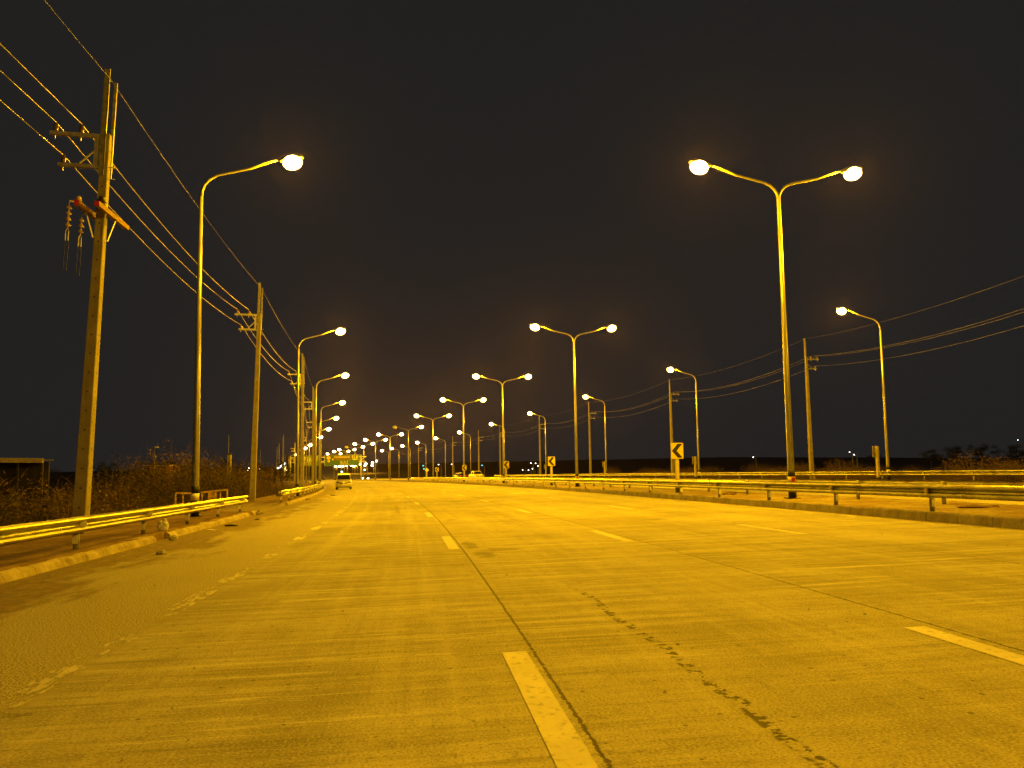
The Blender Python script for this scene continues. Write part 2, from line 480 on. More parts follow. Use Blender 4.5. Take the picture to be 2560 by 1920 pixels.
M['lamp_lit'] = emit('lit_sodium_lens', (1.0, .66, .17), 16.0)
M['lamp_far'] = emit('lit_far_lens', (1.0, .76, .42), 14.0)
M['light_white'] = emit('white_light', (1.0, .97, .92), 14.0)
M['light_blue'] = emit('bluish_light', (.55, .85, 1.0), 9.0)
M['light_teal'] = emit('teal_light', (.10, .62, .66), 2.0)
M['light_yellow'] = emit('yellow_light', (1.0, .72, .18), 3.0)
M['head_light'] = emit('headlight_beam', (1.0, .95, .88), 30.0)
M['tail_light'] = emit('tail_light_glow', (1.0, .10, .03), 3.0)

# ------------------------------------------------------------------ mesh helpers
COL = scene.collection
class MB:
    def __init__(self):
        self.v, self.f, self.uv = [], [], {}
    def add(self, verts, faces):
        o = len(self.v)
        self.v += [tuple(p) for p in verts]
        self.f += [tuple(i + o for i in f) for f in faces]
        return o
    def box(self, c, size, mtx=None, taper=1.0):
        hx, hy, hz = (k / 2 for k in size)
        vs = []
        for z, t in ((-hz, 1.0), (hz, taper)):
            for x, y in ((-hx, -hy), (hx, -hy), (hx, hy), (-hx, hy)):
                p = Vector((x * t, y * t, z))
                if mtx is not None:
                    p = mtx @ p
                vs.append(p + Vector(c))
        self.add(vs, [(3, 2, 1, 0), (4, 5, 6, 7), (0, 1, 5, 4), (1, 2, 6, 5), (2, 3, 7, 6), (3, 0, 4, 7)])
        return self
    def bar(self, a, b, w, h=None):
        """square bar between two points"""
        a, b = Vector(a), Vector(b)
        h = h or w
        d = (b - a)
        q = d.to_track_quat('Z', 'Y').to_matrix()
        self.box((a + b) / 2, (w, h, d.length), q)
        return self
    def tube(self, pts, rad, n=8, caps=True):
        pts = [Vector(p) for p in pts]
        rr = rad if isinstance(rad, (list, tuple)) else [rad] * len(pts)
        prev = None
        rings = []
        for i, p in enumerate(pts):
            d = (pts[min(i + 1, len(pts) - 1)] - pts[max(i - 1, 0)]).normalized()
            ref = prev if prev is not None else (Vector((0, 1, 0)) if abs(d.y) < .9 else Vector((1, 0, 0)))
            u = (ref - d * ref.dot(d)).normalized()
            w = d.cross(u)
            prev = u
            rings.append([p + (u * math.cos(2 * math.pi * k / n) + w * math.sin(2 * math.pi * k / n)) * rr[i] for k in range(n)])
        o = self.add([q for r in rings for q in r], [])
        for i in range(len(pts) - 1):
            for k in range(n):
                a, b = o + i * n + k, o + i * n + (k + 1) % n
                self.f.append((a, b, b + n, a + n))
        if caps:
            self.f.append(tuple(o + k for k in reversed(range(n))))
            self.f.append(tuple(o + (len(pts) - 1) * n + k for k in range(n)))
        return self
    def lathe(self, prof, c=(0, 0, 0), n=12, axis=None):
        """profile of (radius, z) turned about z"""
        q = Matrix.Identity(3) if axis is None else Vector(axis).to_track_quat('Z', 'Y').to_matrix()
        vs = []
        for r, z in prof:
            for k in range(n):
                t = 2 * math.pi * k / n
                vs.append(q @ Vector((r * math.cos(t), r * math.sin(t), z)) + Vector(c))
        o = self.add(vs, [])
        for i in range(len(prof) - 1):
            for k in range(n):
                a, b = o + i * n + k, o + i * n + (k + 1) % n
                self.f.append((a, b, b + n, a + n))
        self.f.append(tuple(o + k for k in reversed(range(n))))
        self.f.append(tuple(o + (len(prof) - 1) * n + k for k in range(n)))
        return self
    def ellipsoid(self, c, r, n=14, m=8):
        prof = []
        vs, o = [], len(self.v)
        for j in range(1, m):
            t = math.pi * j / m
            for k in range(n):
                a = 2 * math.pi * k / n
                vs.append((c[0] + r[0] * math.sin(t) * math.cos(a), c[1] + r[1] * math.sin(t) * math.sin(a), c[2] - r[2] * math.cos(t)))
        vs += [(c[0], c[1], c[2] - r[2]), (c[0], c[1], c[2] + r[2])]
        o = self.add(vs, [])
        for j in range(m - 2):
            for k in range(n):
                a, b = o + j * n + k, o + j * n + (k + 1) % n
                self.f.append((a, b, b + n, a + n))
        lo, hi = o + (m - 1) * n, o + (m - 1) * n + 1
        for k in range(n):
            self.f.append((lo, o + (k + 1) % n, o + k))
            self.f.append((hi, o + (m - 2) * n + k, o + (m - 2) * n + (k + 1) % n))
        return self
    def loft(self, sections):
        """closed sections with equal point counts, capped"""
        n = len(sections[0])
        o = self.add([p for s in sections for p in s], [])
        for i in range(len(sections) - 1):
            for k in range(n):
                a, b = o + i * n + k, o + i * n + (k + 1) % n
                self.f.append((a, b, b + n, a + n))
        self.f.append(tuple(o + k for k in reversed(range(n))))
        self.f.append(tuple(o + (len(sections) - 1) * n + k for k in range(n)))
        return self
    def plate(self, outline, y0, y1):
        """outline in x,z given depth in y"""
        n = len(outline)
        o = self.add([(x, y0, z) for x, z in outline] + [(x, y1, z) for x, z in outline], [])
        self.f.append(tuple(o + k for k in range(n)))
        self.f.append(tuple(o + n + k for k in reversed(range(n))))
        for k in range(n):
            a, b = o + k, o + (k + 1) % n
            self.f.append((b, a, a + n, b + n))
        return self
    def build(self, name, mat, parent=None, smooth=False, uvs=None):
        me = bpy.data.meshes.new(name)
        me.from_pydata([tuple(p) for p in self.v], [], self.f)
        me.validate()
        me.materials.append(mat)
        if uvs is not None:
            lay = me.uv_layers.new(name='UVMap')
            for lp in me.loops:
                lay.data[lp.index].uv = uvs[lp.vertex_index]
        if smooth:
            for p in me.polygons:
                p.use_smooth = True
        bm = bmesh.new()
        bm.from_mesh(me)
        if uvs is None:
            bmesh.ops.recalc_face_normals(bm, faces=bm.faces)
        bm.to_mesh(me)
        bm.free()
        o = bpy.data.objects.new(name, me)
        COL.objects.link(o)
        if parent is not None:
            o.parent = parent
        return o
def tag(o, label, cat, group=None, kind=None):
    o['label'] = label
    o['category'] = cat
    if group:
        o['group'] = group
    if kind:
        o['kind'] = kind
    return o
def thing(name, loc, rz, label, cat, group=None):
    o = bpy.data.objects.new(name, None)
    o.empty_display_size = .3
    COL.objects.link(o)
    o.location = loc
    o.rotation_euler = (0, 0, rz)
    return tag(o, label, cat, group)
def structure(o):
    o['kind'] = 'structure'
    return o
def copy_tree(o, parent=None):
    c = o.copy()
    COL.objects.link(c)
    if parent is not None:
        c.parent = parent
    for ch in list(o.children):
        copy_tree(ch, c)
    return c
def place(o, s, d, h, rz_extra, label, group=None):
    o.location = W(s, d, h)
    o.rotation_euler = (0, 0, heading(s) + rz_extra)
    o['label'] = label
    if group:
        o['group'] = group
    return o
def strip(name, mat, s0, s1, step, ds, hf, parent=None, z=0.0):
    """sheet over road coordinates with UV = (s, d)"""
    mb = MB()
    n = max(1, int(math.ceil((s1 - s0) / step)))
    uv = []
    for i in range(n + 1):
        s = s0 + (s1 - s0) * i / n
        for d in ds:
            mb.v.append(tuple(W(s, d, hf(s, d) + z)))
            uv.append((s, d))
    m = len(ds)
    for i in range(n):
        for j in range(m - 1):
            a = i * m + j
            mb.f.append((a, a + 1, a + m + 1, a + m))
    return mb.build(name, mat, parent, False, uv)
def extrude(mb, uv, prof, ss, jit=0.0, closed=True, cap=True, seed=0):
    """sweep a (d, h) profile along stations"""
    rnd = random.Random(seed)
    n = len(prof)
    o = len(mb.v)
    for s in ss:
        for j, (d, h) in enumerate(prof):
            mb.v.append(tuple(W(s, d + rnd.uniform(-jit, jit), h + (rnd.uniform(-jit, jit) if h > .03 else 0))))
            if uv is not None:
                uv.append((s, h * 3 + d))
    for i in range(len(ss) - 1):
        for j in range(n if closed else n - 1):
            a, b = o + i * n + j, o + i * n + (j + 1) % n
            mb.f.append((a, a + n, b + n, b))
    if cap and closed:
        mb.f.append(tuple(o + k for k in range(n)))
        mb.f.append(tuple(o + (len(ss) - 1) * n + k for k in reversed(range(n))))
def frange(a, b, st):
    n = max(1, int(round((b - a) / st)))
    return [a + (b - a) * i / n for i in range(n + 1)]

# ------------------------------------------------------------------ ground, carriageways, markings, kerbs
def sm(a, b, x):
    t = max(0.0, min(1.0, (x - a) / (b - a)))
    return t * t * (3 - 2 * t)
def ground_h(s, d):
    gap = sm(33.0, 34.5, s) * (1 - sm(42.2, 43.4, s))
    n = noise.noise((s * .35, d * .6, 0)) * .05 + noise.noise((s * 1.3, d * 1.3, 3)) * .025
    if d < -6.99:
        h = .16 + n
        h = h * (1 - gap) + (.0 + n * .3) * gap
        side = sm(-9.9, -13.0, d)
        return h * (1 - side) + (-.75 + noise.noise((s * .05, d * .05, 9)) * .35) * side
    if d < 10.76:
        return -.06
    if d < 14.32:
        return (.19 + n * .8) if 10.8 < d < 14.25 else -.06
    if d < 29.7:
        return -.06
    side = sm(31.5, 36.0, d)
    return (.02 + n) * (1 - side) + (-.25 + noise.noise((s * .05, d * .05, 4)) * .3) * side
gds = [-480, -300, -200, -140, -100, -75, -55, -42, -32, -25, -20, -17, -15, -14, -13, -12, -11, -10.4, -9.9, -9.3, -8.7, -8.1, -7.6, -7.2, -7.0, -6.98, -5, 0, 5, 10.5,
       10.79, 10.81, 11.2, 11.7, 12.3, 12.9, 13.5, 14.0, 14.24, 14.26, 16, 22, 28, 29.69, 29.71, 30.3, 31, 32, 33, 34.5, 36, 38, 41, 45, 52, 62, 80, 110, 160, 250, 380, 580]
gss = frange(-90, -6, 6) + frange(-4, 60, .8) + frange(62, 180, 3) + frange(190, 420, 10) + frange(450, 900, 50)
def ground_sheet():
    mb = MB()
    uv = []
    m = len(gds)
    for s in gss:
        for d in gds:
            mb.v.append(tuple(W(s, d, ground_h(s, d))))
            uv.append((s, d))
    for i in range(len(gss) - 1):
        for j in range(m - 1):
            a = i * m + j
            mb.f.append((a, a + 1, a + m + 1, a + m))
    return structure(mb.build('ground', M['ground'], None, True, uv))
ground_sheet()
flat = lambda s, d: 0.0
def road_edge(s, d):
    return 0.0
structure(strip('road', M['road'], -20, 880, 2.0, [-7.05, -3.5, 0, 3.44, 6.97, 10.86], flat))
structure(strip('opposite_carriageway', M['road2'], -20, 880, 2.0, [14.2, 18, 22, 26, 29.8], flat))

def markings():
    mb = MB()
    uv = []
    def patch(s0, s1, d0, d1):
        n = max(1, int((s1 - s0) / 1.0))
        o = len(mb.v)
        for i in range(n + 1):
            s = s0 + (s1 - s0) * i / n
            for d in (d0, d1):
                mb.v.append(tuple(W(s, d, .004)))
                uv.append((s, d))
        for i in range(n):
            a = o + 2 * i
            mb.f.append((a, a + 1, a + 3, a + 2))
    k = 0
    s = 3.2
    while s < 330:
        for d in (-.150, 3.23, 6.80):
            off = .0 if d < 1 else .05
            patch(s + off, s + off + 3.0, d - .095, d + .095)
        s += 11.47
    for d in (18.2, 21.8, 25.4):
        s = 3.0
        while s < 300:
            patch(s, s + 3.0, d - .07, d + .07)
            s += 11.47
    return structure(mb.build('lane_markings', M['dash'], None, False, uv))
markings()
structure(strip('edge_marking', M['edge'], -4, 300, 1.0, [-3.62, -3.40], flat, None, .004))
structure(strip('kerb_edge_marking', M['edge'], -4, 330, 1.0, [10.35, 10.47], flat, None, .004))

def kerb(name, spans, prof, mat, jit, seed):
    mb, uv = MB(), []
    for i, (a, b) in enumerate(spans):
        extrude(mb, uv, prof, frange(a, b, .25 if b < 80 else 1.0), jit, True, True, seed + i)
    return structure(mb.build(name, mat, None, False, uv))
kerb('kerb', [(-6, 19.6), (20.7, 26.0), (26.05, 31.6), (32.4, 33.3), (43.6, 60), (60.05, 330)],
     [(-7.13, -.04), (-7.12, .155), (-6.95, .15), (-6.885, .10), (-6.84, -.04)], M['kerb_light'], .016, 1)
kerb('kerb', [(-6, 11), (11.02, 16.5), (16.52, 22.4), (22.43, 30), (30.02, 34.2), (34.4, 60), (60, 340)],
     [(10.745, -.04), (10.775, .19), (10.80, .215), (10.97, .21), (10.98, -.04)], M['kerb'], .010, 11)
kerb('kerb', [(-6, 60), (60, 340)], [(14.08, -.04), (14.09, .2), (14.26, .205), (14.30, -.04)], M['kerb'], .008, 31)

# ------------------------------------------------------------------ guard rails
WB = [(.03, 0), (.075, .03), (.083, .06), (.075, .095), (.012, .13), (0, .155), (.012, .18), (.075, .215), (.083, .25), (.075, .28), (.03, .31)]
def guardrail(label, s0, s1, d, gh, top, side, post_ss, group, plate=True, disc_every=1, start_cap=False, end_cap=False, disc_mat='pale', lift=None):
    """side=+1: beam faces increasing d, -1: decreasing d; gh ground height, top = beam top above road"""
    lift = lift or (lambda s: 0.0)
    root = thing('guardrail', W(s0, d, gh), heading(s0), label, 'guardrail', group)
    inv = Matrix.Translation(-root.location)
    rot = Matrix.Rotation(-heading(s0), 4, 'Z')
    def loc(p):
        return rot @ (Vector(p) - root.location)
    prof = [(d + side * x, top - .31 + z) for x, z in WB] + [(d + side * (x - .004), top - .31 + z) for x, z in reversed(WB)]
    mb = MB()
    ss = frange(s0, s1, .8 if s1 - s0 < 40 else 1.6)
    n = len(prof)
    for s in ss:
        for dd, h in prof:
            mb.v.append(tuple(loc(W(s, dd, h + lift(s)))))
    for i in range(len(ss) - 1):
        for j in range(n):
            a, b = i * n + j, i * n + (j + 1) % n
            mb.f.append((a, a + n, b + n, b))
    mb.f.append(tuple(range(n)))
    mb.f.append(tuple((len(ss) - 1) * n + k for k in reversed(range(n))))
    mb.build('beam', M['rail'], root, False)
    # lap joints with bolt heads
    k = 0
    for i, s in enumerate(post_ss):
        pd = d - side * .075
        base = loc(W(s, pd, gh - .15))
        th = heading(s) - heading(s0)
        mb = MB()
        mb.tube([base, loc(W(s, pd, top - .03 + lift(s)))], .055, 10)
        mb.bar(loc(W(s, pd, top - .155 + lift(s))), loc(W(s, d - side * .004, top - .155 + lift(s))), .1, .2)
        po = mb.build('post', M['galv_dark'], root, True)
        if plate:
            q = Matrix.Rotation(th, 3, 'Z')
            mb = MB()
            c = loc(W(s - .062, pd, (gh + top - .31) / 2 + .03))
            mb.box(c, (.09, .008, .17), q)
            mb.build('reflector_plate', M['white'], po)
        if i % disc_every == 0:
            mb = MB()
            fwd = Vector((-math.sin(th), math.cos(th), 0))
            c = loc(W(s - .05, d + side * .075, top - .155 + lift(s)))
            mb.bar(c, loc(W(s - .03, d, top - .155 + lift(s))), .02)
            mb.lathe([(.064, 0), (.066, .006), (.064, .012)], c, 16, -fwd)
            mb.build('reflector', M[disc_mat], po)
    for flag, s, sg in ((start_cap, s0, -1), (end_cap, s1, 1)):
        if flag:
            mb = MB()
            pts = []
            for k in range(9):
                a = math.pi * k / 8
                pts.append(W(s + sg * .16 * math.sin(a), d + side * (.05 - .16 + .16 * math.cos(a)), 0))
            for h0, h1 in ((top - .315, top + .003),):
                lo = [loc(p + Vector((0, 0, h0 + lift(s)))) for p in pts]
                hi = [loc(p + Vector((0, 0, h1 + lift(s)))) for p in pts]
                o = mb.add(lo + hi, [])
                for k in range(8):
                    mb.f.append((o + k, o + k + 1, o + 10 + k, o + 9 + k))
            c = mb.build('terminal_end', M['rail'], root, True)
            md = c.modifiers.new('thick', 'SOLIDIFY')
            md.thickness = .006
    return root
guardrail('near galvanised guardrail on the left verge with round pale reflectors', 3.2, 33.2, -7.30, .16, .79, 1,
          [4.2, 8.3, 12.3, 16.3, 20.3, 24.3, 28.3, 32.3], None)
guardrail('second guardrail on the left verge, starting beyond the driveway gap and curving away', 43.6, 107.6, -7.22, .16, .80, 1,
          frange(44.3, 106.3, 4.0), None, start_cap=True)
guardrail('long guardrail along the near kerb of the median', 2.5, 159.0, 11.05, .2, .83, -1,
          [4.8 + 3.99 * i for i in range(39)], None, disc_mat='yellow')
guardrail('back guardrail of the median facing the opposite carriageway', 4.0, 159.0, 13.45, .2, .83, 1,
          [7.6 + 3.9 * i for i in range(39)], None, plate=False)
guardrail('far guardrail beyond the opposite carriageway in front of the right lamp row', 22.0, 172.0, 32.0, -.02, .70, -1,
          [24.2 + 4.0 * i for i in range(37)], None, plate=False, start_cap=False, end_cap=True)

# ------------------------------------------------------------------ street lamps
LIGHT_DATA = bpy.data.lights.new('lamp_light', 'POINT')
LIGHT_DATA.energy = LAMP_POWER
LIGHT_DATA.color = LAMP_COLOUR
LIGHT_DATA.shadow_soft_size = .12
LUM_H, ARM = 12.0, 2.89
def cobra_head(parent, x, z, sx, scale=1.0):
    """luminaire reaching from the arm tip outward along sx*x; the lens hangs below the housing"""
    root_q = Matrix.Rotation(-sx * R(12), 3, 'Y')
    sec = []
    for t, w, h0, h1 in ((-.40, .05, .03, .10), (-.30, .09, .0, .14), (-.05, .16, -.01, .19), (.20, .18, -.01, .19), (.38, .13, .0, .13), (.45, .05, .03, .08)):
        pts = []
        for a in range(10):
            an = 2 * math.pi * a / 10
            yy, zz = w * math.cos(an), math.sin(an)
            zz = (h1 if zz > 0 else .02 - h0) * zz if zz > 0 else h0 * abs(zz)
            p = root_q @ Vector((sx * t, yy, zz)) * scale
            pts.append(p + Vector((x, 0, z)))
        sec.append(pts)
    lum = MB().loft(sec).build('luminaire', M['pole_steel'], parent, True)
    mb = MB().ellipsoid((0, 0, 0), (.33 * scale, .27 * scale, .25 * scale), 16, 10)
    mb.v = [tuple(root_q @ Vector(p) + Vector((x + sx * .06, 0, z - .09 * scale))) for p in mb.v]
    lens = mb.build('lens', M['lamp_lit'], lum, True)
    lens.visible_shadow = False          # clear glass: the bulb inside shines through it
    return lum
def lamp_pole(parent, top, double, band, arm=ARM, lum=LUM_H):
    MB().tube([(0, 0, -.2), (0, 0, .95), (0, 0, 4), (0, 0, top)], [.125, .115, .095, .062], 12).build('pole', M['pole_steel'], parent, True)
    MB().box((0, 0, .015), (.42, .42, .03)).build('base_plate', M['black'], parent)
    for k in range(4):
        a = math.pi / 4 + k * math.pi / 2
        pass
    mb = MB()
    mb.tube([(0, 0, .03), (0, 0, .54)], [.129, .125], 16)
    mb.build('black_band', M['black'], parent, True)
    MB().tube([(0, 0, .76), (0, 0, 1.0)], [.123, .120], 16).build('black_band', M['black'], parent, True)
    MB().tube([(0, 0, .54), (0, 0, .76)], [.126, .1235], 16).build('reflector_band', M['yellow' if band == 'red' else 'white'], parent, True)
    if band == 'red':
        MB().box((0, -.124, .65), (.13, .012, .19)).build('red_plate', M['red'], parent)
    MB().box((0, -.104, 1.55), (.07, .03, .34)).build('access_door', M['galv_dark'], parent)
    for sx in ((1, -1) if double else (1,)):
        pts, rad = [], []
        if double:
            prof = [(0, top - .15), (.03, top + .05), (.12, top + .22), (.30, top + .38), (.55, top + .49), (arm * .55, top + .49 + (lum - top - .49) * .42), (arm - .35, lum + .02)]
        else:
            prof = [(0, top - .1), (.02, top + .18), (.10, top + .40), (.26, top + .60), (.50, top + .75), (arm * .55, top + .75 + (lum - top - .75) * .45), (arm - .35, lum + .02)]
        for i, (x, z) in enumerate(prof):
            pts.append((sx * x, 0, z))
            rad.append(.058 - .020 * i / (len(prof) - 1))
        MB().tube(pts, rad, 10).build('arm', M['pole_steel'], parent, True)
def add_light(parent, x, z, sx):
    l = bpy.data.objects.new('lamp_light', LIGHT_DATA)
    COL.objects.link(l)
    l.parent = parent
    l.location = (x + sx * .06, 0, z - .13)
    return l

ORD = ['first', 'second', 'third', 'fourth', 'fifth', 'sixth', 'seventh', 'eighth', 'ninth', 'tenth', 'eleventh', 'twelfth', 'thirteenth', 'fourteenth']
single = thing('street_lamp', (0, 0, 0), 0, '', 'street lamp')
lamp_pole(single, 10.62, False, 'white')
cobra_head(single, ARM, LUM_H, 1)
add_light(single, ARM, LUM_H, 1)
double = thing('street_lamp', (0, 0, 0), 0, '', 'street lamp')
lamp_pole(double, 10.95, True, 'red')
for sx in (1, -1):
    cobra_head(double, sx * ARM, LUM_H, sx)
    add_light(double, sx * ARM, LUM_H, sx)
def kids(o, name):
    r = []
    for c in o.children:
        if c.name.split('.')[0] == name:
            r.append(c)
        r += kids(c, name)
    return r
def scale_heads(o, k, far=False):
    for l in kids(o, 'lens'):
        xs = [v.co for v in l.data.vertices]
        c = sum(xs, Vector()) / len(xs)
        l.matrix_local = Matrix.Translation(c) @ Matrix.Scale(k, 4) @ Matrix.Translation(-c)
        if far:
            l.material_slots[0].link = 'OBJECT'
            l.material_slots[0].material = M['lamp_far']
def kill_head(o, sx):
    """one luminaire whose bulb is out"""
    for l in kids(o, 'lens'):
        xs = [v.co.x for v in l.data.vertices]
        if (sum(xs) / len(xs)) * sx > 0:
            l.material_slots[0].link = 'OBJECT'
            l.material_slots[0].material = M['lamp_dead']
            l.parent['label'] = 'unlit luminaire'
    for l in kids(o, 'lamp_light'):
        if l.location.x * sx > 0:
            bpy.data.objects.remove(l)
def far_scale(s):
    return 1.0 + min(.9, max(0.0, (s - 40) / 260.0))
left_s = [25.9, 57.0, 82.2, 112.6, 142.6, 174.9, 209.9, 239.8, 260.4, 287.1, 308.1, 363.6]
med_s = [25.4, 55.1, 83.5, 109.9, 139.5, 171.6, 201.5, 230.7, 258.7, 284.0, 310.4, 331.9, 364.3]
right_s = [48.8, 78.6, 107.5, 137.4, 166.6, 198.6, 229.2, 258.3, 286.9, 311.0, 336.7]
for i, s in enumerate(left_s):
    o = single if i == 0 else copy_tree(single)
    o.scale = (1, 1, 1)
    lab = 'single-arm street lamp on the left verge, %s from the camera in its row' % ORD[i]
    if i == 0:
        lab = 'single-arm street lamp behind the near left guardrail, black and white bands at its foot'
    if i == 0:
        place(o, 29.0, -8.3, .16, 0, lab, 'single-arm lamps along the left verge')
        o.scale = (1.092,) * 3
    else:
        place(o, s, -7.62, 0.06, 0, lab, 'single-arm lamps along the left verge')
    scale_heads(o, far_scale(s), s > 150)
for i, s in enumerate(med_s):
    o = double if i == 0 else copy_tree(double)
    lab = 'double-arm street lamp on the median, %s from the camera in its row' % ORD[i]
    if i == 0:
        lab = 'nearest double-arm street lamp on the median with a red and black band at its foot'
    if i in (5, 9):
        lab += ', left bulb out'
    place(o, s, 12.32, .2, 0, lab, 'double-arm lamps along the median')
    o.scale = (1, 1, .9833)
    if i > 0:
        scale_heads(o, far_scale(s), s > 150)
    if i in (5, 9):
        kill_head(o, -1)
for i, s in enumerate(right_s):
    o = copy_tree(single)
    o.scale = (1, 1, 1)
    lab = 'single-arm street lamp beyond the far right guardrail, %s from the camera in its row' % ORD[i]
    place(o, s, 33.0, .0, math.pi, lab, 'single-arm lamps along the right verge')
    scale_heads(o, far_scale(s), s > 150)
# one lamp of the right row stands beside the camera, outside the frame, and lights the near ground
o = copy_tree(single)
o.scale = (1, 1, 1)
place(o, 19.0, 33.0, 0, math.pi, 'single-arm street lamp beyond the far right guardrail, before the first one in view', 'single-arm lamps along the right verge')
for (d, rz, src, lab, gr) in ((12.32, 0, double, 'double-arm street lamp on the median just behind the camera', 'double-arm lamps along the median'),):
    o = copy_tree(src)
    o.scale = (1, 1, 1)
    place(o, -4.0, d, 0, rz, lab, gr)

# ------------------------------------------------------------------ utility poles
LEAN = {}
def utility_pole_parts(root, H=11.15, beams=False):
    b0, b1 = .34, .20
    mb = MB()
    sec = []
    for z, w in ((-.3, b0), (H * .5, (b0 + b1) / 2), (H, b1)):
        c = w * .05
        hw = w / 2
        sec.append([Vector(p) for p in ((-hw + c, -hw, z), (hw - c, -hw, z), (hw, -hw + c, z), (hw, hw - c, z), (hw - c, hw, z), (-hw + c, hw, z), (-hw, hw - c, z), (-hw, -hw + c, z))])
    mb.loft(sec).build('pole', M['concrete_pole'], root)
    for x, z1, y in ((-.035, 13.0, -.135), (.085, 12.75, .125)):
        m2 = MB()
        k_ = .065 if y < 0 else .036
        m2.box((x, y, (H - 1.2 + z1) / 2), (2 * k_, .012, z1 - H + 1.2))
        m2.box((x - k_, y - .025 * (1 if y < 0 else -1), (H - 1.2 + z1) / 2), (.008, .045, z1 - H + 1.2))
        m2.box((x + k_, y - .025 * (1 if y < 0 else -1), (H - 1.2 + z1) / 2), (.008, .045, z1 - H + 1.2))
        m2.build('mast', M['galv_dark'], root)
    for z, tip in ((H - .12, -1.38), (H - 1.0, -1.12)):
        MB().box(((tip - .12) / 2, -.16, z), (-tip - .12, .10, .10)).build('crossarm', M['steel'], root)
    br = MB()
    br.box((-.19, -.16, H - .56), (.09, .085, .78))
    br.bar((-.22, -.16, H - .52), (-.60, -.16, H - .93), .035)
    br.build('bracket', M['steel'], root)
    for x, z in ((-1.25, H - .07), (-.60, H - .07), (-1.0, H - .95)):
        ins = MB().lathe([(.055, 0), (.065, .03), (.05, .06), (.075, .09), (.05, .12), (.07, .15), (.04, .18), (.055, .21), (.02, .25)], (x, -.16, z), 12)
        io = ins.build('insulator', M['ceramic'], root, True)
        MB().tube([(x, -.16, z - .22), (x, -.16, z + .02)], .012, 6).build('insulator_pin', M['steel'], io)
    m2 = MB()
    m2.tube([(.10, -.05, H - .95), (.26, -.05, H - .95)], .012, 6)
    m2.tube([(.10, .05, H - 1.25), (.24, .05, H - 1.25)], .012, 6)
    m2.build('bolt', M['steel'], root)
WIRE_LOCAL = [(-1.25, -.16, 11.15 + .19), (-.60, -.16, 11.15 + .19), (-1.0, -.16, 10.15 + .26)]
U = [(22.0, -9.48), (47.5, -9.3), (75.0, -8.55), (102.8, -8.5), (141.0, -8.5), (192.0, -8.9), (264.0, -9.3)]
upole = thing('utility_pole', (0, 0, 0), 0, '', 'utility pole')
utility_pole_parts(upole)
u_objs = []
for i, (s, d) in enumerate(U):
    o = upole if i == 0 else copy_tree(upole)
    o.scale = (1, 1, 1)
    place(o, s, d, .05 if i == 0 else .1, 0, ['tall leaning concrete utility pole with timber crossarms and hanging insulators',
          'concrete utility pole standing in the gap between the two left guardrails'][i] if i < 2 else 'concrete utility pole on the left verge, %s from the camera in its line' % ORD[i], 'utility poles along the left verge')
    if i == 0:
        o.rotation_euler = (0, R(1.95), heading(s))
        o.scale = (1, 1, .977)
    if i == 1:
        o.rotation_euler = (0, R(1.4), heading(s))
    u_objs.append(o)
# extra gear of the nearest pole: two timber arms, black insulator, hanging strings
root = u_objs[0]
for x, y0, y1 in ((-.27, -.98, .75), (.235, -.98, 1.25)):
    t = MB().box((x, (y0 + y1) / 2, 8.86), (.125, y1 - y0, .135)).build('timber_arm', M['wood' if x < 0 else 'yellow_wood'] if 'yellow_wood' in M else M['wood'], root)
    MB().box((x, y0 - .003, 8.86), (.127, .012, .137)).build('red_end_cap', M['red'], t)
    mb = MB()
    for q in range(4):
        mb.lathe([(.016, 0), (.016, .004)], (x + .064, y0 + .2 + q * .42, 8.86), 8, (1, 0, 0))
    mb.build('bolt', M['black'], t)
for x0, x1 in ((.235, .12), (-.27, -.12)):
    MB().bar((x0, -.35, 8.8), (x1, -.175, 8.14), .03).build('brace', M['steel'], root)
    MB().bar((x0, .35, 8.8), (x1, .175, 8.14), .03).build('brace', M['steel'], root)
MB().lathe([(.06, 0), (.13, .02), (.14, .09), (.07, .13), (.12, .16), (.125, .22), (.06, .26), (.085, .29), (.03, .35)], (.1, -.33, 8.93), 14).build('post_insulator', M['black'], root, True)
MB().lathe([(.05, 0), (.075, .02), (.06, .08), (.07, .1), (.03, .14)], (-.27, -.85, 8.93), 12).build('post_insulator', M['pale_ceramic'], root, True)
for y, z0, nd in ((-1.02, 8.76, 4), (-.22, 8.66, 3)):
    mb = MB()
    z = z0
    mb.tube([(-.42, y, z0 + .1), (-.42, y, z0 - .05)], .012, 6)
    for q in range(nd):
        mb.lathe([(.02, 0), (.065, -.07), (.075, -.085), (.03, -.10), (.02, -.155)], (-.42, y, z - .155 * q), 12)
    st = mb.build('insulator_string', M['pale_ceramic'], root, True)
    zb = z0 - .155 * nd
    mb = MB()
    mb.tube([(-.455, y, zb - .34), (-.455, y, zb - .08), (-.42, y, zb), (-.385, y, zb - .08), (-.385, y, zb - .34)], .011, 6)
    mb.build('shackle', M['steel'], st)
    mb = MB()
    for xx in (-.46, -.38):
        pts = [(xx + .012 * math.sin(k * 2.1 + xx * 40), y, zb - .34 - .1 * k) for k in range(9)]
        mb.tube(pts, .009, 5)
    mb.build('loose_wire', M['black'], st)
MB().bar((-.42, -1.02, 8.87), (-.27, -.95, 8.87), .03).build('hook', M['steel'], root)
MB().bar((-.42, -.22, 8.77), (-.27, -.22, 8.82), .03).build('hook', M['steel'], root)

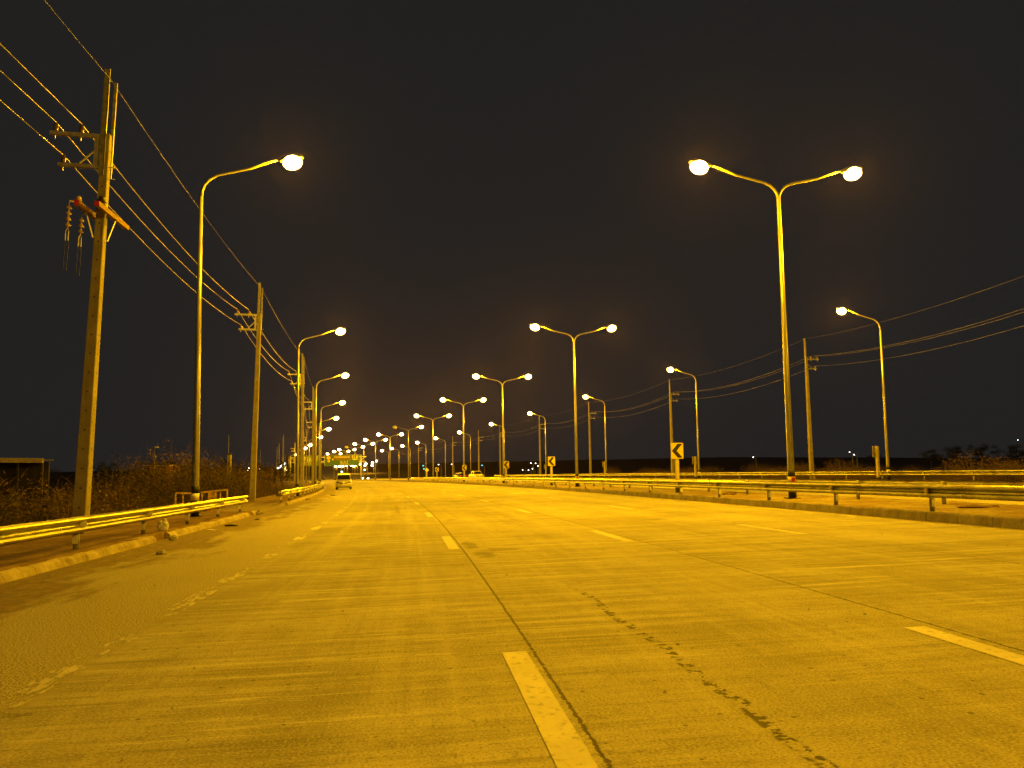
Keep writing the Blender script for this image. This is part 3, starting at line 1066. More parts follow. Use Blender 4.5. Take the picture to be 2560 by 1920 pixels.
P = [(64.5, 37.2), (94.8, 37.4), (125.6, 37.2), (154.5, 37.3), (184.5, 37.0), (207.0, 37.4), (239.0, 37.6), (284.0, 35.6)]
p_objs = []
for i, (s, d) in enumerate(P):
    p_objs.append(copy_tree(u_objs[1]))
for i, ((s, d), o) in enumerate(zip(P, p_objs)):
    place(o, s, d, -.1, math.pi, 'concrete utility pole in the line right of the far guardrail, %s from the camera' % ORD[i], 'utility poles along the right verge')

# conductors
def span(a, b, sag, n):
    return [a.lerp(b, t / n) - Vector((0, 0, sag * 4 * (t / n) * (1 - t / n))) for t in range(n + 1)]
def pole_point(o, p):
    return o.matrix_basis @ Vector(p)
def line(objs, local, first, last, label, rad, sag=.55, group=None):
    pts = [first] + [pole_point(o, local) for o in objs] + ([last] if last else [])
    mb = MB()
    allp = []
    for q_, (a, b) in enumerate(zip(pts[:-1], pts[1:])):
        sg = (.3 if q_ == 0 and 'mast tips' not in label and 'left' in label else 1.0) * sag * min(2.2, ((b - a).length / 28.0) ** 2)
        sp_ = span(a, b, sg, 14)
        allp += sp_ if not allp else sp_[1:]
    mb.tube(allp, rad, 5)
    return tag(mb.build('power_line', M['galv_dark'] if rad < .009 else M['wire'], None, True), label, 'power line', group)
bpy.context.view_layer.update()
for o in u_objs + p_objs:
    o.matrix_basis  # built from loc/rot
for j, nm in enumerate(('outermost upper', 'inner upper', 'lower')):
    lx, ly, lz = WIRE_LOCAL[j]
    first = W(-8, -10.0, 0) + Vector((lx, ly, lz + (.55, .50, .75)[j]))
    line(u_objs, WIRE_LOCAL[j], first, W(320, -10.5, 11), '%s wire strung along the left utility poles' % nm, .0125, .6, 'wires of the left power line')
line(u_objs, (.05, 0, 12.7), W(-8, -9.2, 12.9), None, 'thin topmost wire strung over the mast tips of the left utility poles', .0055, .35, 'wires of the left power line')
for j, nm in enumerate(('outermost upper', 'inner upper', 'lower')):
    lx, ly, lz = WIRE_LOCAL[j]
    line(p_objs, WIRE_LOCAL[j], W(32.5, 36.8, 0) + Vector((-lx, 0, lz)), W(330, 36, 11), '%s wire strung along the right utility poles' % nm, .0075, .7, 'wires of the right power line')
line(p_objs, (.05, 0, 12.9), W(32.5, 36.8, 12.9), None, 'thin topmost wire strung over the mast tips of the right utility poles', .005, .5, 'wires of the right power line')

# dark masts far left behind the thicket
for i, (s, d, hh) in enumerate(((210, -14.0, 13), (225, -14.0, 13), (262, -14.3, 13), (289, -14.4, 13), (311, -20, 13), (170, -25.0, 11))):
    p = W(s, d, -.6)
    t = thing('line_mast', p, heading(s), 'bare grey mast rising behind the dark thicket, %s from the right of its row' % ORD[i], 'mast', 'masts behind the left thicket')
    MB().tube([(0, 0, 0), (0, 0, hh * .62)], [.17, .13], 8).build('pole', M['concrete_pole'], t)
    MB().tube([(0, 0, hh * .6), (0, 0, hh + .4)], [.06, .05], 6).build('mast', M['galv_dark'], t)

# ------------------------------------------------------------------ chevron signs
CHEV = [(.26, .33), (.02, .33), (-.27, 0), (.02, -.33), (.26, -.33), (-.03, 0)]
def rounded(w, h, r, n=4):
    pts = []
    for cx, cz, a0 in ((w - r, h - r, 0), (-w + r, h - r, 90), (-w + r, -h + r, 180), (w - r, -h + r, 270)):
        for k in range(n + 1):
            a = R(a0 + 90 * k / n)
            pts.append((cx + r * math.cos(a), cz + r * math.sin(a)))
    return pts
def chevron_sign(front=True):
    t = thing('chevron_sign', (0, 0, 0), 0, '', 'road sign')
    MB().box((0, .02, 1.15), (.16, .16, 2.5)).build('post', M['concrete_post'], t)
    MB().box((0, .02, .17), (.166, .166, .24)).build('black_band', M['black'], t)
    pl = MB().plate([(x, z + 2.02) for x, z in rounded(.30, .375, .04)], -.085, -.068).build('sign_plate', M['yellow'], t)
    MB().plate([(x, z + 2.02) for x, z in CHEV], -.0885, -.0845).build('chevron', M['black'], pl)
    MB().plate([(x, z + 2.02) for x, z in rounded(.29, .365, .035)], -.067, -.0635).build('plate_back', M['galv_dark'], pl)
    return t
M['concrete_post'] = simple('painted_concrete_post', (.46, .42, .30), .8, 0, .15, 4.0)
chev = chevron_sign()
for i, s in enumerate((35.25, 61.5, 80.5, 107.75, 133.25)):
    o = chev if i == 0 else copy_tree(chev)
    place(o, s, 11.98, .15, 0, 'yellow chevron sign on a post in the median, %s from the camera' % ORD[i], 'chevron signs along the median')
tri = thing('warning_sign', (0, 0, 0), 0, '', 'road sign')
MB().box((0, .02, 1.0), (.15, .15, 2.3)).build('post', M['concrete_post'], tri)
MB().plate([(x * .8, z * .8 + 2.05) for x, z in ((0, .5), (-.5, 0), (0, -.5), (.5, 0))], -.08, -.06).build('sign_plate', M['yellow'], tri)
place(tri, 144.75, 11.98, .15, 0, 'diamond yellow sign on a post behind the farthest chevron sign')
for i, (s, d) in enumerate(((47.6, 31.3), (76.2, 31.4), (104.0, 31.4), (132.6, 31.4))):
    o = copy_tree(chev)
    place(o, s, d, 0, math.pi + R(12), 'sign seen from its grey back at the far right guardrail, %s from the camera' % ORD[i], 'signs facing away along the right guardrail')

# ------------------------------------------------------------------ vehicles
def vehicle(name, label, cat, paint, kind, L, Wd, Ht, lit=None, badge=True):
    t = thing(name, (0, 0, 0), 0, label, cat)
    hw = Wd / 2
    def sect(y, zb, zt, w, wt):
        return [Vector(p) for p in ((-w * .94, y, zb), (w * .94, y, zb), (w, y, zb + (zt - zb) * .35), (w * .99, y, zb + (zt - zb) * .7), (wt, y, zt), (-wt, y, zt), (-w * .99, y, zb + (zt - zb) * .7), (-w, y, zb + (zt - zb) * .35))]
    y0 = -L / 2
    gc, hood, belt = .27 * Ht / 1.8 + .03, Ht * .60, Ht * .62
    body = MB().loft([sect(y0, gc + .12, hood * .82, hw * .90, hw * .82), sect(y0 + .12, gc, hood * .93, hw * .97, hw * .88), sect(y0 + .5, gc, hood * .98, hw, hw * .9),
                      sect(y0 + L * .27, gc, belt, hw, hw * .93), sect(y0 + L * .6, gc, belt, hw, hw * .93), sect(y0 + L * .93, gc, belt, hw, hw * .9), sect(y0 + L, gc + .15, belt * .9, hw * .92, hw * .82)])
    bo = body.build('body', paint, t, True)
    if kind == 'pickup':
        ca, cb = L * .25, L * .66
    elif kind == 'sedan':
        ca, cb = L * .26, L * .85
    else:
        ca, cb = L * .24, L * .97
    def cab(y, z, w):
        return [Vector((-w, y, belt - .02)), Vector((w, y, belt - .02)), Vector((w, y, z)), Vector((-w, y, z))]
    sl = .55 if kind != 'sedan' else .8
    cabin = MB().loft([[Vector((-hw * .90, y0 + ca, belt - .02)), Vector((hw * .90, y0 + ca, belt - .02)), Vector((hw * .88, y0 + ca + .05, belt + .03)), Vector((-hw * .88, y0 + ca + .05, belt + .03))],
                       [Vector((-hw * .92, y0 + ca + sl, belt - .02)), Vector((hw * .92, y0 + ca + sl, belt - .02)), Vector((hw * .78, y0 + ca + sl, Ht - .06)), Vector((-hw * .78, y0 + ca + sl, Ht - .06))],
                       [Vector((-hw * .92, y0 + ca + sl + .4, belt - .02)), Vector((hw * .92, y0 + ca + sl + .4, belt - .02)), Vector((hw * .77, y0 + ca + sl + .4, Ht)), Vector((-hw * .77, y0 + ca + sl + .4, Ht))],
                       [Vector((-hw * .92, y0 + cb - .4, belt - .02)), Vector((hw * .92, y0 + cb - .4, belt - .02)), Vector((hw * .77, y0 + cb - .4, Ht - .02)), Vector((-hw * .77, y0 + cb - .4, Ht - .02))],
                       [Vector((-hw * .90, y0 + cb, belt - .02)), Vector((hw * .90, y0 + cb, belt - .02)), Vector((hw * .86, y0 + cb, belt + .04)), Vector((-hw * .86, y0 + cb, belt + .04))]])
    co = cabin.build('cabin', paint, t)
    # windscreen, sides
    yb, yt = y0 + ca + .075, y0 + ca + sl - .03
    ws = MB()
    q = [(-hw * .82, yb - .012, belt + .05), (hw * .82, yb - .012, belt + .05), (hw * .72, yt - .012, Ht - .12), (-hw * .72, yt - .012, Ht - .12)]
    nrm = Vector((0, -(Ht - .12 - belt), (yt - yb))).normalized() * .02
    ws.add([Vector(p) + nrm * 1.2 for p in q] + [Vector(p) - nrm for p in q], [(0, 1, 2, 3), (7, 6, 5, 4), (1, 0, 4, 5), (2, 1, 5, 6), (3, 2, 6, 7), (0, 3, 7, 4)])
    ws.build('windscreen', M['glass_dark'], co)
    for sx in (-1, 1):
        sw = MB()
        q = [(hw * .925 * sx, y0 + ca + .25 + sl * .3, belt + .05), (hw * .925 * sx, y0 + cb - .25, belt + .05), (hw * .80 * sx, y0 + cb - .5, Ht - .14), (hw * .80 * sx, y0 + ca + sl + .1, Ht - .14)]
        off = Vector((.012 * sx, 0, 0))
        sw.add([Vector(p) + off for p in q] + [Vector(p) - off * 4 for p in q], [(0, 1, 2, 3), (7, 6, 5, 4), (1, 0, 4, 5), (2, 1, 5, 6), (3, 2, 6, 7), (0, 3, 7, 4)])
        sw.build('side_window', M['glass_dark'], co)
        MB().ellipsoid((hw * 1.06 * sx, y0 + ca + .35, belt + .08), (.11, .07, .08), 10, 6).build('wing_mirror', M['black'], t, True)
        lm = M['head_light'] if lit else M['glass_dark']
        MB().ellipsoid((hw * .68 * sx, y0 + .07, hood * .80), (.20, .11, .085), 12, 8).build('headlight', lm, t, True)
        MB().ellipsoid((hw * .76 * sx, y0 + .045, gc + .24), (.10, .06, .06), 10, 6).build('fog_lamp', M['black'], t, True)
        for yy in (y0 + L * .19, y0 + L * .80):
            r = .36 * Ht / 1.8
            wo = MB().lathe([(r * .75, -.12), (r, -.09), (r, .09), (r * .75, .12)], (sx * (hw - .13), yy, r), 20, (1, 0, 0)).build('wheel', M['rubber'], t, True)
            MB().lathe([(r * .6, 0), (r * .55, .02)], (sx * (hw - .13) + sx * .115, yy, r), 14, (sx, 0, 0)).build('rim', M['steel'], wo, True)
    MB().box((0, y0 + .045, hood * .74), (Wd * .50, .10, .16)).build('grille', M['black'], t)
    if badge:
        MB().ellipsoid((0, y0 - .012, hood * .78), (.10, .03, .13), 12, 8).build('badge', M['pale'], t, True)
    MB().box((0, y0 + .06, gc + .30), (Wd * .50, .06, .11)).build('bumper_slot', M['black'], t)
    MB().box((0, y0 + .07, gc + .02), (Wd * .80, .08, .12)).build('bumper_skirt', M['black'], t)
    if kind != 'pickup':
        pass
    return t
suv = vehicle('sport_utility_vehicle', 'pale silver SUV standing on the left shoulder beyond the second guardrail', 'car', M['car_silver'], 'suv', 4.6, 1.84, 1.78)
place(suv, 94.8, -4.72, 0, R(-1.5), suv['label'])
pk = vehicle('pickup_truck', 'white pickup on the opposite carriageway beside the fourth chevron sign', 'truck', M['car_white'], 'pickup', 5.1, 1.85, 1.75)
place(pk, 150.0, 22.6, 0, R(3), pk['label'])
cd = vehicle('car', 'dark car on the opposite carriageway between two distant chevron signs', 'car', M['car_dark'], 'sedan', 4.4, 1.75, 1.45, None, False)
for sx in (-1, 1):
    MB().box((sx * .62, -2.22, .85), (.24, .06, .12)).build('tail_light', M['tail_light'], cd)
place(cd, 168.0, 23.2, 0, R(5), cd['label'])
cl = vehicle('car', 'distant oncoming car with bright white headlights just right of the SUV', 'car', M['car_dark'], 'sedan', 4.4, 1.8, 1.45, True, False)
for c in cl.children:
    if c.name.startswith('headlight'):
        c.scale = (1.5, 1.5, 1.5)
        c.location = (0, 1.0, -.45)
place(cl, 292.0, 16.9, 0, 0, cl['label'])

# ------------------------------------------------------------------ gantry with the two direction signs
def gantry():
    t = thing('sign_gantry', W(268, 3.0, 0), heading(268), 'overhead gantry spanning the road with two green direction signs', 'sign gantry')
    for x in (-13.6, 9.55):
        mb = MB()
        mb.tube([(x, 0, -.3), (x, 0, 8.7)], .26, 10)
        mb.build('column', M['steel'], t, True)
    mb = MB()
    for z in (6.5, 8.1):
        mb.bar((-13.9, 0, z), (11.3, 0, z), .2)
    for k in range(12):
        x = -13.5 + k * 2.05
        mb.bar((x, 0, 6.5 if k % 2 else 8.1), (x + 2.05, 0, 8.1 if k % 2 else 6.5), .12)
    mb.build('truss', M['steel'], t)
    def board(x0, x1, z0, z1):
        b = MB().box(((x0 + x1) / 2, -.32, (z0 + z1) / 2), (x1 - x0, .08, z1 - z0)).build('sign_board', M['sign_green'], t)
        fr = MB()
        for a, c in (((x0, z0), (x1, z0)), ((x0, z1), (x1, z1)), ((x0, z0), (x0, z1)), ((x1, z0), (x1, z1))):
            fr.bar((a[0], -.375, a[1]), (c[0], -.375, c[1]), .10, .03)
        fr.build('border', M['sign_ink'], b)
        return b
    rnd = random.Random(4)
    def glyphs(b, x0, x1, z, h, name='lettering'):
        mb = MB()
        x = x0
        while x < x1 - h * .3:
            w = h * rnd.uniform(.45, .75)
            k = rnd.randint(0, 3)
            t_ = h * .2
            mb.box((x + t_ / 2, -.372, z), (t_, .012, h))
            if k in (0, 2):
                mb.box((x + w / 2, -.3715, z + h * .40), (w, .012, t_))
            if k in (1, 2, 3):
                mb.box((x + w / 2, -.3715, z - h * .40), (w, .012, t_))
            if k in (0, 3):
                mb.box((x + w - t_ / 2, -.371, z), (t_, .012, h))
            if rnd.random() < .35:
                mb.box((x + w * .6, -.371, z + h * .72), (w * .5, .012, t_))
            x += w + h * .16
        return mb.build(name, M['sign_ink'], b)
    b = board(-12.2, -3.75, 5.35, 8.75)
    glyphs(b, -10.2, -4.3, 7.75, .95)
    glyphs(b, -8.4, -4.9, 6.95, .42)
    glyphs(b, -9.0, -6.6, 6.2, .85)
    b = board(-2.55, 8.9, 5.15, 8.8)
    MB().box((3.2, -.366, 7.75), (5.6, .02, 1.7)).build('brown_panel', M['sign_brown'], b)
    MB().lathe([(.62, 0), (.6, .03)], (-1.25, -.366, 7.9), 18, (0, -1, 0)).build('emblem', M['emblem'], b)
    MB().lathe([(.42, 0), (.4, .03)], (-1.2, -.366, 6.75), 14, (0, -1, 0)).build('emblem', M['emblem'], b)
    MB().lathe([(.28, 0), (.26, .03)], (.1, -.366, 7.3), 12, (0, -1, 0)).build('dot', M['sign_ink'], b)
    glyphs(b, .6, 5.6, 8.05, .5)
    glyphs(b, 6.5, 8.2, 8.05, 1.0)
    MB().box((7.5, -.372, 7.2), (1.6, .012, .3)).build('lettering', M['sign_ink'], b)
    glyphs(b, 2.6, 5.4, 6.25, .75)
    glyphs(b, 2.2, 6.0, 5.55, .3)
    return t
gantry()

# ------------------------------------------------------------------ overpass approach ramp at the far end
def overpass():
    F, T, E_ = Vector((-79, 372, -10.9)), Vector((-112, 455, -3.7)), Vector((-150, 550, 1.0))
    t = thing('overpass', F, 0, 'pale concrete overpass ramp climbing leftward behind the overhead signs', 'overpass')
    def sec(p, top, off=0.0, base=-12.3):
        n = Vector((-.93, -.37, 0))
        a, b = p, p + n * 11
        return [Vector((a.x, a.y, base)) - F, Vector((b.x, b.y, base)) - F, Vector((b.x, b.y, top)) - F, Vector((a.x, a.y, top)) - F]
    MB().loft([sec(F, -10.9), sec(T, -3.7), sec(E_, 1.0)]).build('retaining_wall', M['ramp_wall'], t)
    for off in (0.0, 10.7):
        n = Vector((-.93, -.37, 0))
        mb = MB()
        for a, b in ((F, T), (T, E_)):
            p, q = a + n * off - F, b + n * off - F
            w = n * .3
            mb.loft([[p - w * .3, p + w, p + w + Vector((0, 0, 1.05)), p - w * .3 + Vector((0, 0, 1.05))], [q - w * .3, q + w, q + w + Vector((0, 0, 1.05)), q - w * .3 + Vector((0, 0, 1.05))]])
        mb.build('parapet', M['kerb_light'] if False else M['ramp_wall'], t)
    return t
overpass()

# ------------------------------------------------------------------ far lights
def far_lamp(i, pos, label, group, mat, r, cat='street lamp', name='distant_lamp', light=0.0, col=None):
    x, y, z = pos
    gz, s, d = ground_under(x, y)
    gz += ground_h(s, d) if not (-7 < d < 30) else 0
    t = thing(name, (x, y, gz), 0, label, cat, group)
    hh = max(.6, z - gz)
    MB().tube([(.9, 0, -.2), (.9, 0, hh - .35), (.75, 0, hh - .1), (0, 0, hh + .12)], [.10, .07, .055, .045], 6).build('pole', M['pole_steel'], t)
    MB().ellipsoid((0, 0, hh), (r, r * .8, r * .75), 10, 6).build('lens', mat, t, True)
    if light:
        ld = bpy.data.lights.new('lamp_light', 'POINT')
        ld.energy = light
        ld.color = col or LAMP_COLOUR
        ld.shadow_soft_size = .2
        l = bpy.data.objects.new('lamp_light', ld)
        COL.objects.link(l)
        l.parent = t
        l.location = (0, 0, hh - r - .4)
    return t
LB_ = [(-134.0, 480.0, 1.5), (-131.0, 480.0, 0.2), (-129.2, 478.0, -0.7), (-129.7, 482.0, -1.8), (-127.2, 480.0, -0.5), (-126.5, 476.0, 0.2), (-126.8, 484.0, -1.4), (-135.1, 480.0, -3.1), (-135.5, 486.0, -3.9), (-131.2, 474.0, -4.4)]
for i, p in enumerate(LB_):
    far_lamp(i, p, 'tiny far lamp in the white cluster behind the left poles, beside the overpass', 'far lamps by the overpass', M['lamp_far'], .8, light=6000 if i % 3 == 0 else 0)
RL_ = [(-110.1, 480.0, -6.1), (-107.7, 480.0, -6.2), (-105.7, 480.0, -6.1), (-103.4, 480.0, -5.8), (-100.4, 480.0, -5.6), (-98.9, 480.0, -6.2), (-97.5, 480.0, -5.4), (-94.8, 480.0, -5.1), (-91.3, 480.0, -4.8), (-92.0, 480.0, -5.9), (-87.2, 480.0, -4.2), (-84.8, 480.0, -3.2), (-87.5, 480.0, -5.9)]
for i, p in enumerate(RL_):
    far_lamp(i, p, 'tiny far lamp in the low row seen under and right of the green signs', 'far lamps below the signs', M['lamp_far'], .75, light=6000 if i % 3 == 0 else 0)
for i, p in enumerate([(-88.6, 400.0, -7.7), (-76.9, 400.0, -6.9)]):
    far_lamp(i, p, ['small bluish light over the roof of the SUV', 'small bluish light right of the sign gantry column'][i], 'bluish far lights', M['light_blue'], .5)
for i, p in enumerate([(-34.9, 300.0, -3.6), (-34.6, 300.0, -4.8), (-12.1, 300.0, -3.8)]):
    far_lamp(i, p, ['upper of two teal lights left of the diamond sign', 'lower of two teal lights left of the diamond sign', 'single teal light right of the fourth chevron sign'][i], 'teal far lights', M['light_teal'], .32)
WH = [(-25.1, 260.0, -2.6), (-20.7, 260.0, -2.6), (3.1, 260.0, -4.9), (5.1, 260.0, -5.0), (6.4, 260.0, -4.5), (5.9, 260.0, -2.6), (7.5, 260.0, -2.7), (8.3, 260.0, -3.6)]
for i, p in enumerate(WH):
    far_lamp(i, p, 'pinprick white light on the dark land beyond the opposite carriageway', 'pinprick lights beyond the road', M['light_white'], .13)
for i, (p, lab, m_, r) in enumerate([((80.6, 260.0, -1.8), 'pinprick white light above the right thicket, left of the nearest median lamp', 'light_white', .16),
        ((113.0, 260.0, -0.6), 'upper pinprick white light between the near utility pole and the far right sign', 'light_white', .14),
        ((114.5, 260.0, -1.5), 'lower pinprick white light between the near utility pole and the far right sign', 'light_white', .13),
        ((169.8, 260.0, 2.6), 'pinprick pale light above the thicket at the right picture edge', 'light_blue', .13),
        ((-76.3, 260.0, -2.7), 'upper yellow light beside the long white light in the left thicket', 'light_yellow', .3),
        ((-76.1, 260.0, -3.7), 'lower yellow light beside the long white light in the left thicket', 'light_yellow', .25),
        ((-85.1, 260.0, -3.2), 'yellow light just right of the second utility pole', 'light_yellow', .25),
        ((-88.8, 260.0, -2.9), 'upper white light just left of the second utility pole', 'light_white', .22),
        ((-89.0, 260.0, -3.6), 'lower white light just left of the second utility pole', 'light_white', .20)]):
    far_lamp(i, p, lab, None, M[m_], r, 'light', 'distant_light')
a, b = Vector((-100.7, 330.0, -4.6)), Vector((-97.2, 330.0, -2.2))
gz, s_, d_ = ground_under(a.x, a.y)
t = thing('lit_canopy', (a.x, a.y, gz - .8), 0, 'long white lit strip on posts above the left thicket', 'lit canopy')
b0 = t.location
mb = MB().bar(a - b0, b - b0, .7, .5)
mb.build('light_strip', M['light_white'], t)
for q in (a, b):
    MB().bar(Vector((q.x, q.y, gz - .8)) - b0, q - b0, .18).build('post', M['steel'], t)
ld = bpy.data.lights.new('canopy_light', 'POINT'); ld.energy = 2500; ld.color = (1, .6, .15); ld.shadow_soft_size = .5
lo = bpy.data.objects.new('canopy_light', ld); COL.objects.link(lo); lo.parent = t; lo.location = (a + b) / 2 - b0 + Vector((1.0, -2.5, -.6))

# ------------------------------------------------------------------ sheds, posts, railing in the left field
def shed():
    t = thing('shed', (-36.3, 60, -3.0), 0, 'dark open shed with a long pale roof edge beyond the left thicket', 'shed')
    MB().box((-4.3, .55, 4.26), (8.4, 1.5, .12)).build('roof', M['shed_wall'], t)
    MB().bar((0, -.26, 4.24), (-8.5, -.26, 4.42), .06, .36).build('fascia', M['shed_fascia'], t)
    MB().box((-4.5, 1.25, 2.0), (8.2, .12, 4.2)).build('wall', M['shed_wall'], t)
    for k in range(5):
        MB().box((-.25 - k * 1.9, .1, 2.0), (.12, .12, 4.3)).build('post', M['shed_wall'], t)
    h = thing('hut', (-50.8, 110, -4.9), 0, 'small hut with a thin pale roof edge and red wall left of the near lamp', 'hut')
    MB().box((0, 1.2, 5.05), (3.3, 2.8, .12)).build('roof', M['shed_fascia'], h)
    MB().box((0, 1.2, 2.4), (2.9, 2.2, 5.2)).build('wall', M['brick_red'], h)
    MB().box((-.5, .08, 3.9), (1.0, .08, .9)).build('window', M['glass_dark'], h)
    l = thing('street_lamp', (-48.7, 105, -4.8), 0, 'thin unlit lamp post standing in front of the small hut', 'street lamp')
    MB().tube([(0, 0, 0), (0, 0, 7.4)], [.09, .06], 8).build('pole', M['pole_steel'], l, True)
    MB().ellipsoid((.25, 0, 7.5), (.38, .14, .1), 10, 6).build('luminaire', M['pale'], l, True)
    MB().ellipsoid((.08, 0, 6.2), (.16, .12, .16), 8, 6).build('bracket', M['pale'], l, True)
    p = thing('concrete_pillar', (-27.5, 75, -3.3), 0, 'stub of brown concrete pillar rising from the left thicket', 'pillar')
    MB().box((0, 0, 2.3), (.32, .32, 5.0)).build('shaft', M['concrete_pole'], p)
    MB().box((0, 0, 4.83), (.40, .40, .10)).build('cap', M['shed_wall'], p)
shed()
def railing():
    t = thing('metal_railing', W(35.6, -9.6, .0), heading(36) + R(4), 'rusty pale metal railing behind the foot of the near left lamp', 'railing')
    fr = MB()
    fr.bar((-1.02, 0, .93), (-.35, 0, .90), .07)
    fr.bar((.0, 0, .93), (1.08, 0, 1.02), .07)
    fr.bar((-1.02, 0, -.3), (-1.02, 0, .93), .06)
    fr.bar((1.08, 0, -.3), (1.08, 0, 1.02), .06)
    fr.bar((-1.02, 0, .0), (1.08, 0, .02), .05)
    fr.build('frame', M['rust'], t)
    for x in (-.72, -.38, .05, .80):
        MB().bar((x, 0, 0), (x, 0, .93), .045).build('bar', M['rust'], t)
    MB().box((.47, 0, .48), (.36, .03, .92)).build('panel', M['rust_panel'], t)
M['rust_panel'] = simple('stained_panel', (.33, .22, .13), .8, 0, .6, 7.0)
railing()

# ------------------------------------------------------------------ litter and stones by the left kerb
def lump(name, loc, size, mat, label, cat, seed, group=None, sq=1.0):
    rnd = random.Random(seed)
    bm = bmesh.new()
    bmesh.ops.create_icosphere(bm, subdivisions=3, radius=.5)
    off = rnd.random() * 50
    for v in bm.verts:
        n = noise.noise(v.co * 2.2 + Vector((off, 0, 0))) * .42 + noise.noise(v.co * 5 + Vector((0, off, 0))) * .16
        v.co = v.co * (1 + n)
        if v.co.z < -.3:
            v.co.z = -.3
        v.co = Vector((v.co.x * size[0], v.co.y * size[1], (v.co.z + .3) * size[2]))
    me = bpy.data.meshes.new(name)
    bm.to_mesh(me)
    bm.free()
    me.materials.append(mat)
    o = bpy.data.objects.new(name, me)
    COL.objects.link(o)
    o.location = loc
    o.rotation_euler = (0, 0, rnd.random() * 6)
    return tag(o, label, cat, group)
lump('plastic_bag', W(21.2, -7.18, .17), (.27, .22, .36), M['plastic'], 'crumpled pale bag sitting on the left kerb under the guardrail', 'bag', 3)
lump('stone', W(16.2, -5.75, -.01), (.24, .16, .12), M['stone'], 'pale stone lying on the shoulder away from the left kerb', 'stone', 5)
lump('stone', W(20.1, -6.62, -.01), (.26, .2, .14), M['stone'], 'grey broken chunk lying in the kerb gap', 'stone', 6)
lump('stone', W(33.0, -6.75, -.01), (.3, .24, .22), M['stone'], 'broken kerb block at the near end of the driveway gap', 'stone', 8)
lump('stone', W(62.0, -5.3, -.01), (.9, .35, .12), M['stone'], 'flat pale rubble on the shoulder before the SUV', 'stone', 9)
lump('stone', W(53.0, -6.55, -.01), (.4, .3, .16), M['stone'], 'pale stone at the kerb below the second guardrail', 'stone', 12)
lump('cardboard_scrap', W(23.4, -6.45, 0), (.5, .16, .03), M['plastic'], 'flat pale scrap lying along the left kerb foot', 'litter', 10)
lump('rubber_scrap', W(25.2, -6.35, 0), (.38, .14, .07), M['rubber'], 'longer dark rubber scrap at the left kerb foot', 'litter', 11)
lump('rubber_scrap', W(28.5, -6.1, 0), (.22, .12, .06), M['rubber'], 'small dark rubber scrap near the end of the first left guardrail', 'litter', 13)
lump('dirt_heap', W(31.0, 12.6, .17), (.9, .5, .16), M['ground'], 'low dark dirt heap on the median by the first chevron sign', 'dirt heap', 14)
lump('dirt_heap', W(17.6, 13.0, .17), (1.1, .35, .10), M['ground'], 'low dirt heap on the median left of the right picture edge', 'dirt heap', 15)
lump('litter_scrap', W(31.5, -12.2, .45), (.1, .1, .08), M['pale'], 'small white scrap caught in the left thicket beside the railing', 'litter', 16)
gr = random.Random(77)
mb = MB()
for k in range(520):
    side = gr.random()
    if side < .5:
        s, d = gr.uniform(4, 60), -6.8 + abs(gr.gauss(0, .55))
    elif side < .75:
        s, d = gr.uniform(8, 60), 10.7 - abs(gr.gauss(0, .35))
    else:
        s, d = gr.uniform(3.0, 30), gr.uniform(-6, 10)
    r = gr.uniform(.006, .022)
    c = W(s, d, 0)
    pts = [c + Vector((r * gr.uniform(.7, 1.3) * math.cos(a), r * gr.uniform(.7, 1.3) * math.sin(a), -.002)) for a in (0, 1.26, 2.5, 3.8, 5.0)]
    tp = c + Vector((gr.uniform(-.3, .3) * r, gr.uniform(-.3, .3) * r, r * .8))
    mb.add(pts + [tp], [(0, 1, 5), (1, 2, 5), (2, 3, 5), (3, 4, 5), (4, 0, 5)])
o = mb.build('gravel', M['stone'])
tag(o, 'loose grit scattered over the road surface', 'gravel', None, 'stuff')

